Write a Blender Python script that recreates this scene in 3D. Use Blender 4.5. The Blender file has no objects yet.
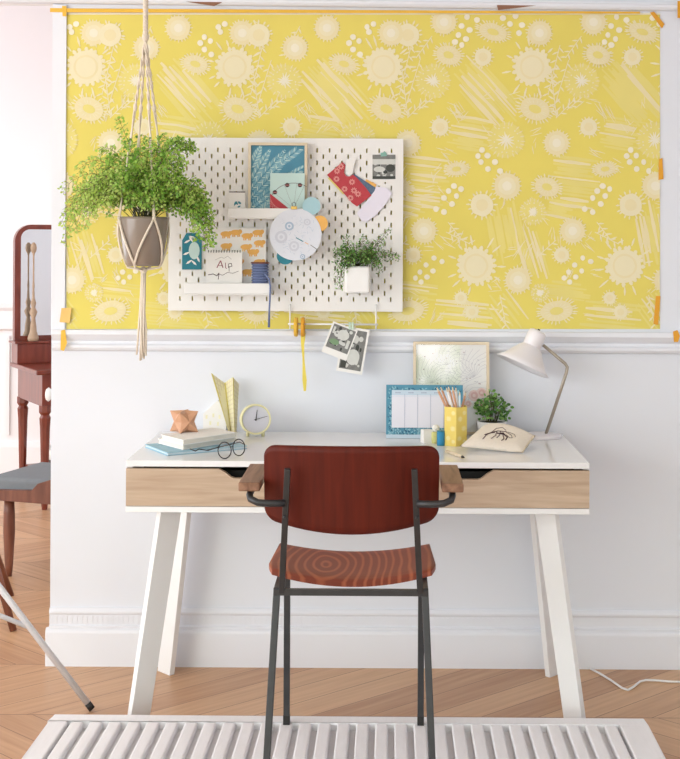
import bpy, bmesh, math, random
from mathutils import Vector, Matrix
R = random.Random(7)
C = bpy.context.scene.collection
PI = math.pi
# ------------------------------------------------------------------ camera model
F = 1306.0; CX, CY = 385.0, 243.0; CAMY = -4.24; CAMZ = 1.374; ROLL = math.radians(.31)
DESKZ = .764

def ray(px, py):
    u = px - CX; v = CY - py
    c, s = math.cos(ROLL), math.sin(ROLL)
    return (u*c - v*s)/F, (u*s + v*c)/F
def P(px, py, y=0.0):
    a, b = ray(px, py); d = y - CAMY
    return Vector((a*d, y, CAMZ + b*d))
def PZ(px, py, z=0.0):
    a, b = ray(px, py); d = (z - CAMZ)/b
    return Vector((a*d, CAMY + d, z))

# ------------------------------------------------------------------ materials
def lin(c):
    c = c/255.0
    return c/12.92 if c <= .04045 else ((c + .055)/1.055)**2.4
def rgb(t): return (lin(t[0]), lin(t[1]), lin(t[2]), 1)
MC = {}
def mat(name, col, rough=.5, metal=0.0, var=.05, scale=14, bump=0.0, spec=.5, stretch=(1,1,1), coat=0, transl=0.0):
    if name in MC: return MC[name]
    m = bpy.data.materials.new(name); m.use_nodes = True; MC[name] = m
    nt = m.node_tree; n = nt.nodes; b = n['Principled BSDF']
    c = rgb(col)
    tc = n.new('ShaderNodeTexCoord'); mp = n.new('ShaderNodeMapping'); mp.inputs['Scale'].default_value = stretch
    nz = n.new('ShaderNodeTexNoise'); nz.inputs['Scale'].default_value = scale; nz.inputs['Detail'].default_value = 4
    mx = n.new('ShaderNodeMix'); mx.data_type = 'RGBA'
    mx.inputs[6].default_value = tuple(max(0, x*(1-var)) for x in c[:3]) + (1,)
    mx.inputs[7].default_value = tuple(min(1, x*(1+var)) for x in c[:3]) + (1,)
    nt.links.new(tc.outputs['Object'], mp.inputs[0]); nt.links.new(mp.outputs[0], nz.inputs[0])
    nt.links.new(nz.outputs[0], mx.inputs[0]); nt.links.new(mx.outputs[2], b.inputs['Base Color'])
    b.inputs['Roughness'].default_value = rough; b.inputs['Metallic'].default_value = metal
    b.inputs['Specular IOR Level'].default_value = spec
    b.inputs['Coat Weight'].default_value = coat
    if bump:
        bp = n.new('ShaderNodeBump'); bp.inputs['Strength'].default_value = bump; bp.inputs['Distance'].default_value = .004
        nt.links.new(nz.outputs[0], bp.inputs['Height']); nt.links.new(bp.outputs[0], b.inputs['Normal'])
    if transl:
        out = n['Material Output']; tr = n.new('ShaderNodeBsdfTranslucent'); ms = n.new('ShaderNodeMixShader')
        nt.links.new(mx.outputs[2], tr.inputs[0]); ms.inputs[0].default_value = transl
        nt.links.new(b.outputs[0], ms.inputs[1]); nt.links.new(tr.outputs[0], ms.inputs[2]); nt.links.new(ms.outputs[0], out.inputs[0])
    return m
def wood(name, c1, c2, stretch=(1.5, 14, 14), scale=3.0, rough=.45, rings=False, ramp=(.35, .7), dist=3.0, coat=0):
    m = bpy.data.materials.new(name); m.use_nodes = True; MC[name] = m
    nt = m.node_tree; n = nt.nodes; b = n['Principled BSDF']
    tc = n.new('ShaderNodeTexCoord'); mp = n.new('ShaderNodeMapping'); mp.inputs['Scale'].default_value = stretch
    nt.links.new(tc.outputs['Object'], mp.inputs[0])
    if rings:
        nz = n.new('ShaderNodeTexWave'); nz.wave_type = 'RINGS'; nz.inputs['Distortion'].default_value = dist
        nz.inputs['Detail'].default_value = 1.5; nz.rings_direction = 'Z'; nz.inputs['Detail Scale'].default_value = .55; mp.inputs['Location'].default_value = (.07, -.02, 0)
    else:
        nz = n.new('ShaderNodeTexNoise'); nz.inputs['Detail'].default_value = 6; nz.inputs['Distortion'].default_value = .6
    nz.inputs['Scale'].default_value = scale
    nt.links.new(mp.outputs[0], nz.inputs[0])
    cr = n.new('ShaderNodeValToRGB'); cr.color_ramp.elements[0].position = ramp[0]; cr.color_ramp.elements[1].position = ramp[1]
    cr.color_ramp.elements[0].color = rgb(c1); cr.color_ramp.elements[1].color = rgb(c2)
    nt.links.new(nz.outputs[1 if rings else 0], cr.inputs[0]); nt.links.new(cr.outputs[0], b.inputs['Base Color'])
    b.inputs['Roughness'].default_value = rough; b.inputs['Coat Weight'].default_value = coat; b.inputs['Coat Roughness'].default_value = .2
    return m
def glass(name):
    m = bpy.data.materials.new(name); m.use_nodes = True; nt = m.node_tree; n = nt.nodes
    n.remove(n['Principled BSDF']); o = n['Material Output']
    t = n.new('ShaderNodeBsdfTransparent'); g = n.new('ShaderNodeBsdfGlossy'); g.inputs['Roughness'].default_value = .02
    lw = n.new('ShaderNodeLayerWeight'); lw.inputs[0].default_value = .25; fr = n.new('ShaderNodeMath'); fr.operation = 'MULTIPLY_ADD'; fr.inputs[1].default_value = .5; fr.inputs[2].default_value = .10; nt.links.new(lw.outputs[1], fr.inputs[0]); ms = n.new('ShaderNodeMixShader')
    nt.links.new(fr.outputs[0], ms.inputs[0]); nt.links.new(t.outputs[0], ms.inputs[1]); nt.links.new(g.outputs[0], ms.inputs[2])
    nt.links.new(ms.outputs[0], o.inputs[0]); return m

WHITE = (236, 235, 236)
m_wall = mat('wall_paint', (226, 229, 237), .6, var=.015, scale=3, bump=.03)
m_trim = mat('trim_paint', (229, 231, 238), .45, var=.015, scale=3)
m_far = mat('far_paint', (238, 234, 238), .6, var=.01, scale=3)
m_ceil = mat('ceiling_paint', (240, 240, 238), .7, var=.01)
m_brownchip = mat('bare_wood', (140, 98, 75), .7, var=.25, scale=60, stretch=(1, 8, 8))
m_lac = mat('white_lacquer', (238, 238, 240), .12, var=.01, spec=.5)
m_leg = mat('white_satin', (236, 236, 236), .35, var=.01)
m_oak = wood('light_oak', (178, 152, 128), (205, 182, 158), (1.2, 16, 16), 3.2, .5, ramp=(.3, .72))
m_gap_shade = mat('painted_gap_shade', (28, 26, 25), .7)  # near-black colour stands in for the shade inside the drawers
m_steel = mat('dark_steel', (66, 66, 68), .4, metal=.6, var=.2, scale=40)
m_back = wood('mahogany_ply', (80, 22, 10), (101, 32, 16), (16, 4, 1.3), 3, .5, ramp=(.3, .75))
m_back.node_tree.nodes['Principled BSDF'].inputs['Specular IOR Level'].default_value = .25
m_seat = wood('seat_ply', (126, 56, 38), (168, 92, 62), (1, .36, 0), 15.0, .45, rings=True, ramp=(.55, 1.0), dist=6.0)
m_arm = wood('arm_wood', (112, 76, 56), (158, 118, 92), (16, 1.5, 16), 3, .5)
m_plat = mat('white_painted_wood', (240, 238, 240), .5, var=.05, scale=20, bump=.1, stretch=(6, 1, 6))
m_rubber = mat('black_rubber', (30, 28, 28), .6)
m_alu = mat('aluminium', (226, 228, 234), .35, metal=.15, var=.04)
m_paper = mat('white_paper', (238, 236, 233), .7, var=.01)
m_board = mat('pegboard_metal', (236, 234, 231), .5, var=.012)
m_plast = mat('white_plastic', (238, 237, 236), .35, var=.01)
m_rope = mat('cotton_rope', (226, 213, 196), .9, var=.12, scale=160, bump=.5)
m_pot = mat('taupe_glaze', (138, 124, 112), .22, var=.05, scale=8, coat=.3)
m_soil = mat('soil', (42, 34, 26), .95, var=.3, scale=80, bump=.6)
m_l1 = mat('leaf_light', (198, 222, 122), .5, var=.15, scale=30, transl=.5)
m_l2 = mat('leaf_mid', (162, 204, 90), .5, var=.15, scale=30, transl=.45)
m_l3 = mat('leaf_deep', (116, 166, 62), .5, var=.15, scale=30, transl=.3)
m_stem = mat('fern_stem', (84, 84, 46), .6)
m_d1 = mat('herb_leaf', (100, 152, 68), .45, var=.2, scale=30, transl=.25)
m_d2 = mat('herb_leaf_light', (138, 182, 98), .45, var=.2, scale=30, transl=.25)
m_d3 = mat('herb_leaf_dark', (64, 110, 46), .45, var=.2, scale=30, transl=.2)
m_yel = mat('wallpaper_yellow', (227, 211, 104), .75, var=.07, scale=5)
m_y2 = mat('wallpaper_stroke', (229, 215, 128), .75, var=.06, scale=9)
m_y3 = mat('wallpaper_petal', (232, 219, 174), .75, var=.04, scale=20)
m_y4 = mat('wallpaper_cream', (234, 224, 188), .75, var=.03, scale=20)
m_y5 = mat('wallpaper_white', (238, 231, 208), .75, var=.02, scale=20)
m_tape = mat('yellow_tape', (232, 184, 62), .6, var=.08, scale=40)
m_tape2 = mat('orange_tape', (226, 160, 40), .6, var=.08, scale=40)
m_tapep = mat('peach_tape', (236, 192, 112), .6, var=.06, scale=40)
m_copper = mat('copper', (214, 150, 116), .3, metal=.75, var=.05)
m_copper2 = mat('copper_wood', (208, 158, 126), .45, var=.08, scale=40)
m_black = mat('black', (28, 26, 28), .4)
m_ink = mat('ink', (70, 40, 48), .7)
m_teal = mat('teal_ink', (32, 124, 142), .6, var=.15, scale=40)
m_blue = mat('print_blue', (78, 142, 168), .6, var=.22, scale=22)
m_blue2 = mat('print_blue_light', (140, 188, 202), .6, var=.1, scale=30)
m_blue3 = mat('print_blue_dark', (40, 100, 130), .6, var=.1, scale=30)
m_mint = mat('mint_paper', (196, 222, 218), .6)
m_pblue = mat('pale_blue_paper', (168, 206, 216), .6)
m_red = mat('red_print', (188, 62, 72), .7, var=.2, scale=60)
m_pink = mat('pink_print', (222, 150, 146), .7, var=.1, scale=60)
m_cloth = mat('linen', (234, 224, 210), .9, var=.06, scale=180, bump=.25)
m_grey1 = mat('photo_grey', (120, 120, 118), .4, var=.5, scale=60)
m_grey2 = mat('photo_light', (205, 206, 202), .4, var=.1, scale=60)
m_grey3 = mat('photo_dark', (52, 54, 50), .4, var=.4, scale=60)
m_orange = mat('orange_ink', (238, 182, 98), .7, var=.08, scale=60)
m_thread = mat('blue_cord', (112, 126, 166), .8, var=.15, scale=200, bump=.4)
m_frame = wood('pale_frame_wood', (216, 198, 168), (230, 214, 188), (4, 20, 4), 4, .5)
m_mah = wood('vanity_mahogany', (98, 36, 22), (130, 56, 37), (12, 12, 2), 3, .28, ramp=(.3, .75), coat=.3)
m_mirror = mat('mirror_silver', (235, 238, 238), .03, metal=1.0, var=.005)
m_glass = glass('picture_glass')
m_clk = mat('clock_yellow', (240, 234, 186), .4, var=.03)
m_clkf = mat('clock_face', (206, 206, 216), .5, var=.01)
m_py = mat('paper_yellow', (239, 233, 196), .7, var=.05, scale=30)
m_py2 = mat('paper_yellow_deep', (228, 214, 126), .7, var=.05, scale=30)
m_lamp = mat('lamp_enamel', (237, 233, 236), .35, var=.01)
m_lampst = mat('lamp_steel', (170, 160, 146), .35, metal=.6, var=.05)
m_lblue = mat('pad_blue', (150, 190, 208), .6, var=.06)
m_lblue2 = mat('pad_pale', (206, 224, 232), .6, var=.04)
m_cup = mat('cup_yellow', (232, 206, 104), .6, var=.06, scale=30)
m_cup2 = mat('cup_pattern', (237, 220, 150), .6, var=.05, scale=30)
m_sblue = mat('spool_blue', (40, 132, 176), .6, var=.1, scale=100)
m_seatgrey = mat('grey_upholstery', (122, 127, 132), .85, var=.08, scale=60, bump=.2)
m_walnut = wood('chair_walnut', (108, 62, 46), (136, 84, 64), (14, 14, 2), 3, .4)
m_clay = mat('carved_wood', (176, 150, 126), .6, var=.2, scale=40)

# ------------------------------------------------------------------ mesh builder
ORG = {}
class MB:
    def __init__(s): s.v = []; s.f = []; s.mi = []; s.sm = []
    def add(s, vs, fs, m=0, smooth=False):
        o = len(s.v); s.v += [Vector(a) for a in vs]
        for f in fs: s.f.append([o+i for i in f]); s.mi.append(m); s.sm.append(smooth)
        return s
    def box(s, lo, hi, m=0, M=None):
        x0, y0, z0 = lo; x1, y1, z1 = hi
        vs = [Vector(p) for p in ((x0,y0,z0),(x1,y0,z0),(x1,y1,z0),(x0,y1,z0),(x0,y0,z1),(x1,y0,z1),(x1,y1,z1),(x0,y1,z1))]
        if M: vs = [M @ p for p in vs]
        return s.add(vs, [(0,3,2,1),(4,5,6,7),(0,1,5,4),(1,2,6,5),(2,3,7,6),(3,0,4,7)], m)
    def prism(s, A, B, m=0, smooth=False):          # A, B: matching polygons (lists of points)
        n = len(A)
        s.add(list(A)+list(B), [tuple(range(n))[::-1], tuple(range(n, 2*n))], m)
        return s.add(list(A)+list(B), [(i, (i+1) % n, n+(i+1) % n, n+i) for i in range(n)], m, smooth)
    def tube(s, pts, r, n=8, m=0, closed=False, ref=None, smooth=True, rot=0.0, caps=True):
        pts = [Vector(p) for p in pts]; k = len(pts)
        rs = r if isinstance(r, (list, tuple)) else [r]*k
        vs = []; N = None
        for i, p in enumerate(pts):
            if closed: t = pts[(i+1) % k] - pts[i-1]
            else: t = pts[min(i+1, k-1)] - pts[max(i-1, 0)]
            if t.length < 1e-9: t = Vector((0,0,1))
            t.normalize()
            if N is None:
                rf = Vector(ref) if ref else (Vector((0,0,1)) if abs(t.z) < .9 else Vector((0,1,0)))
                N = rf - t*rf.dot(t)
            else: N = N - t*N.dot(t)
            N.normalize(); B = t.cross(N)
            for j in range(n):
                a = rot + 2*PI*j/n
                vs.append(p + (N*math.cos(a) + B*math.sin(a))*rs[i])
        fs = []
        for i in range(k if closed else k-1):
            for j in range(n):
                a = i*n+j; b = i*n+(j+1) % n; i2 = (i+1) % k
                fs.append((a, b, i2*n+(j+1) % n, i2*n+j))
        s.add(vs, fs, m, smooth)
        if caps and not closed:
            s.add(vs[:n], [tuple(range(n))[::-1]], m); s.add(vs[-n:], [tuple(range(n))], m)
        return s
    def bar(s, a, b, w, m=0, ref=None):               # square-section bar
        return s.tube([a, b], w*.7071, 4, m, ref=ref, smooth=False, rot=PI/4)
    def lathe(s, prof, M=None, n=32, m=0, smooth=True, capa=True, capb=True):
        M = M or Matrix(); vs = []
        for (r, z) in prof:
            for j in range(n):
                a = 2*PI*j/n; vs.append(M @ Vector((r*math.cos(a), r*math.sin(a), z)))
        fs = [(i*n+j, i*n+(j+1) % n, (i+1)*n+(j+1) % n, (i+1)*n+j) for i in range(len(prof)-1) for j in range(n)]
        s.add(vs, fs, m, smooth)
        if capa: s.add(vs[:n], [tuple(range(n))[::-1]], m)
        if capb: s.add(vs[-n:], [tuple(range(n))], m)
        return s
    def ball(s, c, r, m=0, n=10, sc=(1,1,1)):
        prof = [(max(1e-4, math.sin(PI*i/n))*r, -math.cos(PI*i/n)*r) for i in range(n+1)]
        return s.lathe(prof, Matrix.Translation(Vector(c)) @ Matrix.Diagonal((*sc, 1)), 2*n, m, capa=False, capb=False)
    def grid(s, fn, nu, nv, m=0, smooth=True):
        vs = [fn(i/nu, j/nv) for i in range(nu+1) for j in range(nv+1)]
        fs = [(i*(nv+1)+j, (i+1)*(nv+1)+j, (i+1)*(nv+1)+j+1, i*(nv+1)+j+1) for i in range(nu) for j in range(nv)]
        return s.add(vs, fs, m, smooth)
    def build(s, name, mats, parent=None, origin=None, bevel=0, seg=2, solid=0, off=0, auto=True):
        if not isinstance(mats, (list, tuple)): mats = [mats]
        if origin is None:
            if parent is not None: origin = ORG[parent.name]
            else:
                xs = [p.x for p in s.v]; ys = [p.y for p in s.v]; zs = [p.z for p in s.v]
                origin = Vector(((min(xs)+max(xs))/2, (min(ys)+max(ys))/2, min(zs)))
        me = bpy.data.meshes.new(name)
        me.from_pydata([tuple(p-origin) for p in s.v], [], s.f)
        for mm in mats: me.materials.append(mm)
        me.polygons.foreach_set('material_index', s.mi); me.polygons.foreach_set('use_smooth', s.sm)
        me.update()
        o = bpy.data.objects.new(name, me); C.objects.link(o)
        bm = bmesh.new(); bm.from_mesh(me); bmesh.ops.remove_doubles(bm, verts=bm.verts, dist=2e-5) if auto else None
        if auto: bmesh.ops.recalc_face_normals(bm, faces=bm.faces)
        bm.to_mesh(me); bm.free()
        if parent is not None: o.parent = parent
        else: o.location = origin
        ORG[o.name] = Vector(origin)
        if solid:
            md = o.modifiers.new('solid', 'SOLIDIFY'); md.thickness = solid; md.offset = off
        if bevel:
            md = o.modifiers.new('bevel', 'BEVEL'); md.width = bevel; md.segments = seg; md.limit_method = 'ANGLE'; md.angle_limit = math.radians(40)
        return o
def tag(o, label, cat, group=None):
    o['label'] = label; o['category'] = cat
    if group: o['group'] = group
    return o
def thing(name, label, cat, loc, group=None):
    o = bpy.data.objects.new(name, None); C.objects.link(o); o.location = loc; o.empty_display_size = .05
    ORG[o.name] = Vector(loc); return tag(o, label, cat, group)
def struct(o): o['kind'] = 'structure'; return o

class Flat:            # drawing on a plane: O + U*u + V*v, outward normal U x V
    def __init__(s, mb, O, U, V):
        s.mb = mb; s.O = Vector(O); s.U = Vector(U).normalized(); s.V = Vector(V).normalized(); s.N = s.U.cross(s.V).normalized()
    def pt(s, u, v, l=0): return s.O + s.U*u + s.V*v + s.N*(l*.0004)
    def poly(s, pts, l, m):
        s.k = (getattr(s, 'k', 0) + 1) % 40; l = l + s.k*.02
        s.mb.add([s.pt(u, v, l) for u, v in pts], [tuple(range(len(pts)))], m)
    def rect(s, u0, v0, u1, v1, l, m): s.poly([(u0,v0),(u1,v0),(u1,v1),(u0,v1)], l, m)
    def disc(s, u, v, r, l, m, n=20, ry=None):
        ry = ry or r
        s.poly([(u+r*math.cos(2*PI*i/n), v+ry*math.sin(2*PI*i/n)) for i in range(n)], l, m)
    def line(s, pts, w, l, m):
        for (a, b), (c, d) in zip(pts[:-1], pts[1:]):
            dx, dy = c-a, d-b; L = math.hypot(dx, dy) or 1; nx, ny = -dy/L*w/2, dx/L*w/2
            s.poly([(a+nx,b+ny),(a-nx,b-ny),(c-nx,d-ny),(c+nx,d+ny)], l, m)
    def leaf(s, u, v, a, L, w, l, m):
        c, q = math.cos(a), math.sin(a)
        s.poly([(u+c*x-q*y, v+q*x+c*y) for x, y in ((0,0),(L*.35,w/2),(L*.75,w*.35),(L,0),(L*.75,-w*.35),(L*.35,-w/2))], l, m)
    def slab(s, w, h, th, m=0, pts=None):            # a thin body whose front lies at layer 0
        pts = pts or [(0,0),(w,0),(w,h),(0,h)]
        s.mb.prism([s.pt(u, v) - s.N*th for u, v in pts], [s.pt(u, v) for u, v in pts], m)
X = Vector((1,0,0)); Z = Vector((0,0,1)); Yv = Vector((0,1,0))
def flat_px(mb, x0, y0, x1, y1, y, lean=0.0, roll=0.0):    # upright rectangle whose outline covers a pixel box at depth y
    a = P(x0, y1, y); b = P(x1, y1, y); c = P(x0, y0, y)
    w = (b-a).length; h = (c-a).length
    U = Vector((math.cos(roll), 0, math.sin(roll)))
    V = (Vector((-math.sin(roll), 0, math.cos(roll)))*math.cos(lean) + Yv*math.sin(lean))
    return Flat(mb, a, U, V), w, h

# ------------------------------------------------------------------ camera
cd = bpy.data.cameras.new('camera'); cam = bpy.data.objects.new('camera', cd); C.objects.link(cam)
cam.location = (0, CAMY, CAMZ); cam.rotation_euler = (Matrix.Rotation(PI/2, 3, 'X') @ Matrix.Rotation(ROLL, 3, 'Z')).to_euler()
cd.sensor_fit = 'AUTO'; cd.sensor_width = 36; cd.lens = F/759*36
cd.shift_x = -(CX-340)/759; cd.shift_y = -(379.5-CY)/759; cd.clip_start = .05
bpy.context.scene.camera = cam

# ------------------------------------------------------------------ setting
XL = P(51, 430).x; ZT = 2.138
def floor_mat():
    m = bpy.data.materials.new('chevron_parquet'); m.use_nodes = True; nt = m.node_tree; n = nt.nodes; b = n['Principled BSDF']
    L = nt.links.new
    tc = n.new('ShaderNodeTexCoord'); sp = n.new('ShaderNodeSeparateXYZ'); L(tc.outputs['Object'], sp.inputs[0])
    def ma(op, a, bb=None, c=None):
        q = n.new('ShaderNodeMath'); q.operation = op
        for i, x in enumerate((a, bb, c)):
            if x is None: continue
            if isinstance(x, (int, float)): q.inputs[i].default_value = x
            else: L(x, q.inputs[i])
        return q.outputs[0]
    H = .45; W = .165
    yy = ma('DIVIDE', ma('ADD', sp.outputs[1], 10*H+.45), H); row = ma('FLOOR', yy); fy = ma('SUBTRACT', yy, row)
    par = ma('SUBTRACT', ma('MULTIPLY', ma('MODULO', row, 2.0), 2.0), 1.0)
    t = ma('DIVIDE', ma('ADD', ma('ADD', sp.outputs[0], 20.0), ma('MULTIPLY', ma('MULTIPLY', par, 1.12), sp.outputs[1])), W)
    ix = ma('FLOOR', t); fx = ma('SUBTRACT', t, ix)
    gx = ma('LESS_THAN', ma('MINIMUM', fx, ma('SUBTRACT', 1.0, fx)), .012)
    gy = ma('LESS_THAN', ma('MINIMUM', fy, ma('SUBTRACT', 1.0, fy)), .004)
    gap = ma('MAXIMUM', gx, gy)
    cv = n.new('ShaderNodeCombineXYZ'); L(ix, cv.inputs[0]); L(row, cv.inputs[1])
    wn = n.new('ShaderNodeTexWhiteNoise'); wn.noise_dimensions = '2D'; L(cv.outputs[0], wn.inputs[0])
    gv = n.new('ShaderNodeCombineXYZ'); L(ma('MULTIPLY', t, 3.0), gv.inputs[0])
    L(ma('MULTIPLY', sp.outputs[1], 2.0), gv.inputs[1]); L(ma('MULTIPLY', wn.outputs[0], 30.0), gv.inputs[2])
    nz = n.new('ShaderNodeTexNoise'); nz.inputs['Scale'].default_value = 2.2; nz.inputs['Detail'].default_value = 6; L(gv.outputs[0], nz.inputs[0])
    cr = n.new('ShaderNodeValToRGB'); cr.color_ramp.elements[0].color = rgb((174, 127, 92)); cr.color_ramp.elements[1].color = rgb((218, 176, 135))
    L(ma('ADD', ma('MULTIPLY', nz.outputs[0], .7), ma('MULTIPLY', wn.outputs[0], .35)), cr.inputs[0])
    cr.color_ramp.elements[0].position = .2; cr.color_ramp.elements[1].position = .85
    mx = n.new('ShaderNodeMix'); mx.data_type = 'RGBA'; L(gap, mx.inputs[0]); L(cr.outputs[0], mx.inputs[6]); mx.inputs[7].default_value = rgb((132, 92, 66))
    L(mx.outputs[2], b.inputs['Base Color']); b.inputs['Roughness'].default_value = .38
    return m
struct(MB().box((-5, -6.5, -.05), (2.2, 3.6, 0)).build('floor', floor_mat(), origin=Vector((0,0,0))))
struct(MB().box((-5, -6.5, 2.75), (2.2, 3.6, 2.85)).build('ceiling', m_ceil))
w = MB(); w.box((XL, 0, 0), (2.1, .18, 2.75)); w.prism([Vector((-5, 0, ZT+.072)), Vector((XL, 0, ZT+.050)), Vector((XL, 0, 2.75)), Vector((-5, 0, 2.75))], [Vector((-5, .18, ZT+.072)), Vector((XL, .18, ZT+.050)), Vector((XL, .18, 2.75)), Vector((-5, .18, 2.75))])
struct(w.build('wall_back', m_wall))
struct(MB().box((-5, 3.4, 0), (2.1, 3.55, 2.75)).build('wall_far', m_far))
struct(MB().box((2.1, -6.5, 0), (2.2, 3.6, 2.75)).build('wall_right_light_block', m_wall))  # unseen wall added to block light from the right, darkening that side
def rail(prof, x0, x1, y0=0.0, tilt=0.0):    # prof: (outwards, z) outline closed against the wall
    mb = MB(); A = [(x0, y0-o, z-tilt*x0) for o, z in prof]; B = [(x1, y0-o, z-tilt*x1) for o, z in prof]
    return mb.prism([Vector(p) for p in A], [Vector(p) for p in B])
zr = P(385, 331).z
struct(rail([(0,zr),(.03,zr),(.032,zr-.014),(.02,zr-.03),(.012,zr-.036),(.012,zr-.044),(.022,zr-.05),(.022,zr-.058),(.016,zr-.066),(0,zr-.07)], XL+.006, 2.1).build('trim_1', m_trim))
t2 = rail([(0,2.137),(.016,2.137),(.02,2.140),(.024,2.146),(.024,2.154),(.016,2.158),(.016,2.163),(0,2.165)], -5, 2.1, 0, .0065)
t2o = struct(t2.build('trim_2', m_trim))
ch = MB(); c0 = P(497, 6, -.026)
for (a, b, c_) in ((P(497, 5, -.0245), P(536, 5.5, -.0245), P(498, 10, -.0245)), (P(186, 1.6, -.0245), P(222, 2.2, -.0245), P(214, 6, -.0245))):
    d = c_ + (b-c_)*.45
    pts = [a, b, d, c_]; ch.prism([p + Vector((0, .003, 0)) for p in pts], pts)
cho = ch.build('chipped_paint', m_brownchip, parent=t2o); cho['label'] = 'bare brown wood where the white paint has chipped'
struct(MB().box((XL, -.008, zr), (P(66, 200).x, 0, 2.14)).build('trim_3', m_trim))
zb = P(385, 609).z
bpf = [(0,zb),(.006,zb),(.012,zb-.010),(.012,zb-.016),(.007,zb-.022),(.007,zb-.054),(.014,zb-.058),(.014,zb-.064),(0,zb-.064)]
bb = rail(bpf, XL, 2.1); bl = rail([(0,zb-.064),(.012,zb-.064),(.018,zb-.070),(.020,zb-.078),(.020,0),(0,0)], XL-.010, 2.1); bb.add(bl.v, bl.f)
x = XL
while x < P(545, 620).x:
    bb.box((x, -.0088, zb-.050), (x+.008, -.0065, zb-.026)); x += .0165
bb.box((XL-.012, -.010, 0), (XL, .19, zb-.072))
struct(bb.build('baseboard_back', m_trim))
struct(rail([(0,1.01),(.03,1.01),(.03,.985),(.012,.965),(.012,.90),(.028,.885),(.028,.862),(.008,.85),(0,.85)], -5, 2.1, 3.4).build('trim_4', m_far))
fb = rail([(0,.2),(.012,.2),(.02,.17),(.02,0),(0,0)], -5, 2.1, 3.4)
struct(fb.build('baseboard_far', m_far))
wp = MB()
for x in (-4.6, -3.9, -3.2, -2.5, -2.22): wp.box((x, 3.388, .24), (x+.03, 3.4, .82))
struct(wp.build('trim_5', m_far))

# ------------------------------------------------------------------ wallpaper sheet
wm = [m_yel, m_y2, m_y3, m_y4, m_y5]
wb = MB(); S0x, S0y, S1x, S1y = 66.3, 13.0, 660.0, 329.0
WK = [0]
def wpt(x, y, l): return P(x, y, -.0012 - .00036*l - (WK[0] % 50)*.0000068)
def wpoly(pts, l, m):
    for ax, lim, sg in ((0, S0x, 1), (0, S1x, -1), (1, S0y, 1), (1, S1y, -1)):
        out = []; n_ = len(pts)
        for a, b in zip(pts, pts[1:]+pts[:1]):
            ia, ib = sg*(a[ax]-lim) >= 0, sg*(b[ax]-lim) >= 0
            if ia: out.append(a)
            if ia != ib:
                t_ = (lim-a[ax])/(b[ax]-a[ax]); out.append((a[0]+(b[0]-a[0])*t_, a[1]+(b[1]-a[1])*t_))
        pts = out
        if len(pts) < 3: return
    WK[0] += 1
    wb.add([wpt(x, y, l) for x, y in pts], [tuple(range(len(pts)))], m)
def wline(x0, y0, x1, y1, wd, l, m, taper=.3):
    dx, dy = x1-x0, y1-y0; L = math.hypot(dx, dy) or 1; nx, ny = -dy/L*wd/2, dx/L*wd/2
    xm, ym = (x0+x1)/2, (y0+y1)/2
    wpoly([(x0+nx*taper, y0+ny*taper), (xm+nx, ym+ny), (x1+nx*taper, y1+ny*taper), (x1-nx*taper, y1-ny*taper), (xm-nx, ym-ny), (x0-nx*taper, y0-ny*taper)], l, m)
def blob(x, y, rx, ry, l, m, n=22, wob=.04, rot=0):
    c, s = math.cos(rot), math.sin(rot); pts = []
    for i in range(n):
        a = 2*PI*i/n; q = 1 + R.uniform(-wob, wob); u, v = rx*q*math.cos(a), ry*q*math.sin(a)
        pts.append((x+u*c-v*s, y+u*s+v*c))
    wpoly(pts, l, m)
def spikes(x, y, rx, ry, k, ln, wd, l, m, rot=0, start=.92, jit=.3):
    c, s = math.cos(rot), math.sin(rot)
    for i in range(k):
        a = 2*PI*(i + R.uniform(-jit, jit))/k; q = 1 + ln*R.uniform(.6, 1.2)
        p = [(rx*start*math.cos(a), ry*start*math.sin(a)), (rx*q*math.cos(a), ry*q*math.sin(a))]
        p = [(x+u*c-v*s, y+u*s+v*c) for u, v in p]
        wline(p[0][0], p[0][1], p[1][0], p[1][1], wd, l, m, .35)
def sunflower(x, y, r):
    spikes(x, y, r, r, 20, .22, r*.26, 3, 3); blob(x, y, r, r, 4, 3)
    blob(x, y, r*.72, r*.72, 5, 2, wob=.03); blob(x, y, r*.6, r*.6, 6, 3, wob=.03)
    spikes(x, y, r*1.25, r*1.25, 11, .5, r*.13, 3, 3, start=1.0)
def ringf(x, y, r):
    spikes(x, y, r, r, 24, .2, r*.12, 3, 3); blob(x, y, r, r, 4, 2, wob=.03)
    blob(x, y, r*.68, r*.68, 5, 3, wob=.03); blob(x, y, r*.36, r*.36, 6, 4)
def plain(x, y, r):
    blob(x, y, r*.95, r*.95, 4, 3, wob=.05); spikes(x, y, r, r, 16, .28, r*.16, 3, 3)
    blob(x, y, r*.5, r*.5, 5, 2)
def dahlia(x, y, rx, ry, rot):
    spikes(x, y, rx, ry, 26, .28, 1.5, 3, 3, rot); blob(x, y, rx*.95, ry*.95, 4, 2, rot=rot)
    spikes(x, y, rx*.62, ry*.62, 16, .3, 1.1, 5, 3, rot, start=.7); blob(x, y, rx*.4, ry*.35, 6, 1, rot=rot)
def starf(x, y, r):
    blob(x, y, r, r, 3, 1, wob=.05); spikes(x, y, r, r, 22, .08, 1.2, 4, 2, start=.8)
    for i in range(14):
        a = 2*PI*i/14 + R.uniform(-.1, .1); q = r*R.uniform(.3, .55)
        wline(x, y, x+q*math.cos(a), y+q*math.sin(a), 1.5, 5, 4)
    for i in range(14):
        a = 2*PI*i/14 + R.uniform(-.2, .2); q = r*R.uniform(.65, .75)
        blob(x+q*math.cos(a), y+q*math.sin(a), .8, .8, 5, 3, 6)
def dots(pts, r=3.0):
    for x, y in pts: blob(x, y, r*R.uniform(.85, 1.1), r, 4, 4, 10)
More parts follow.
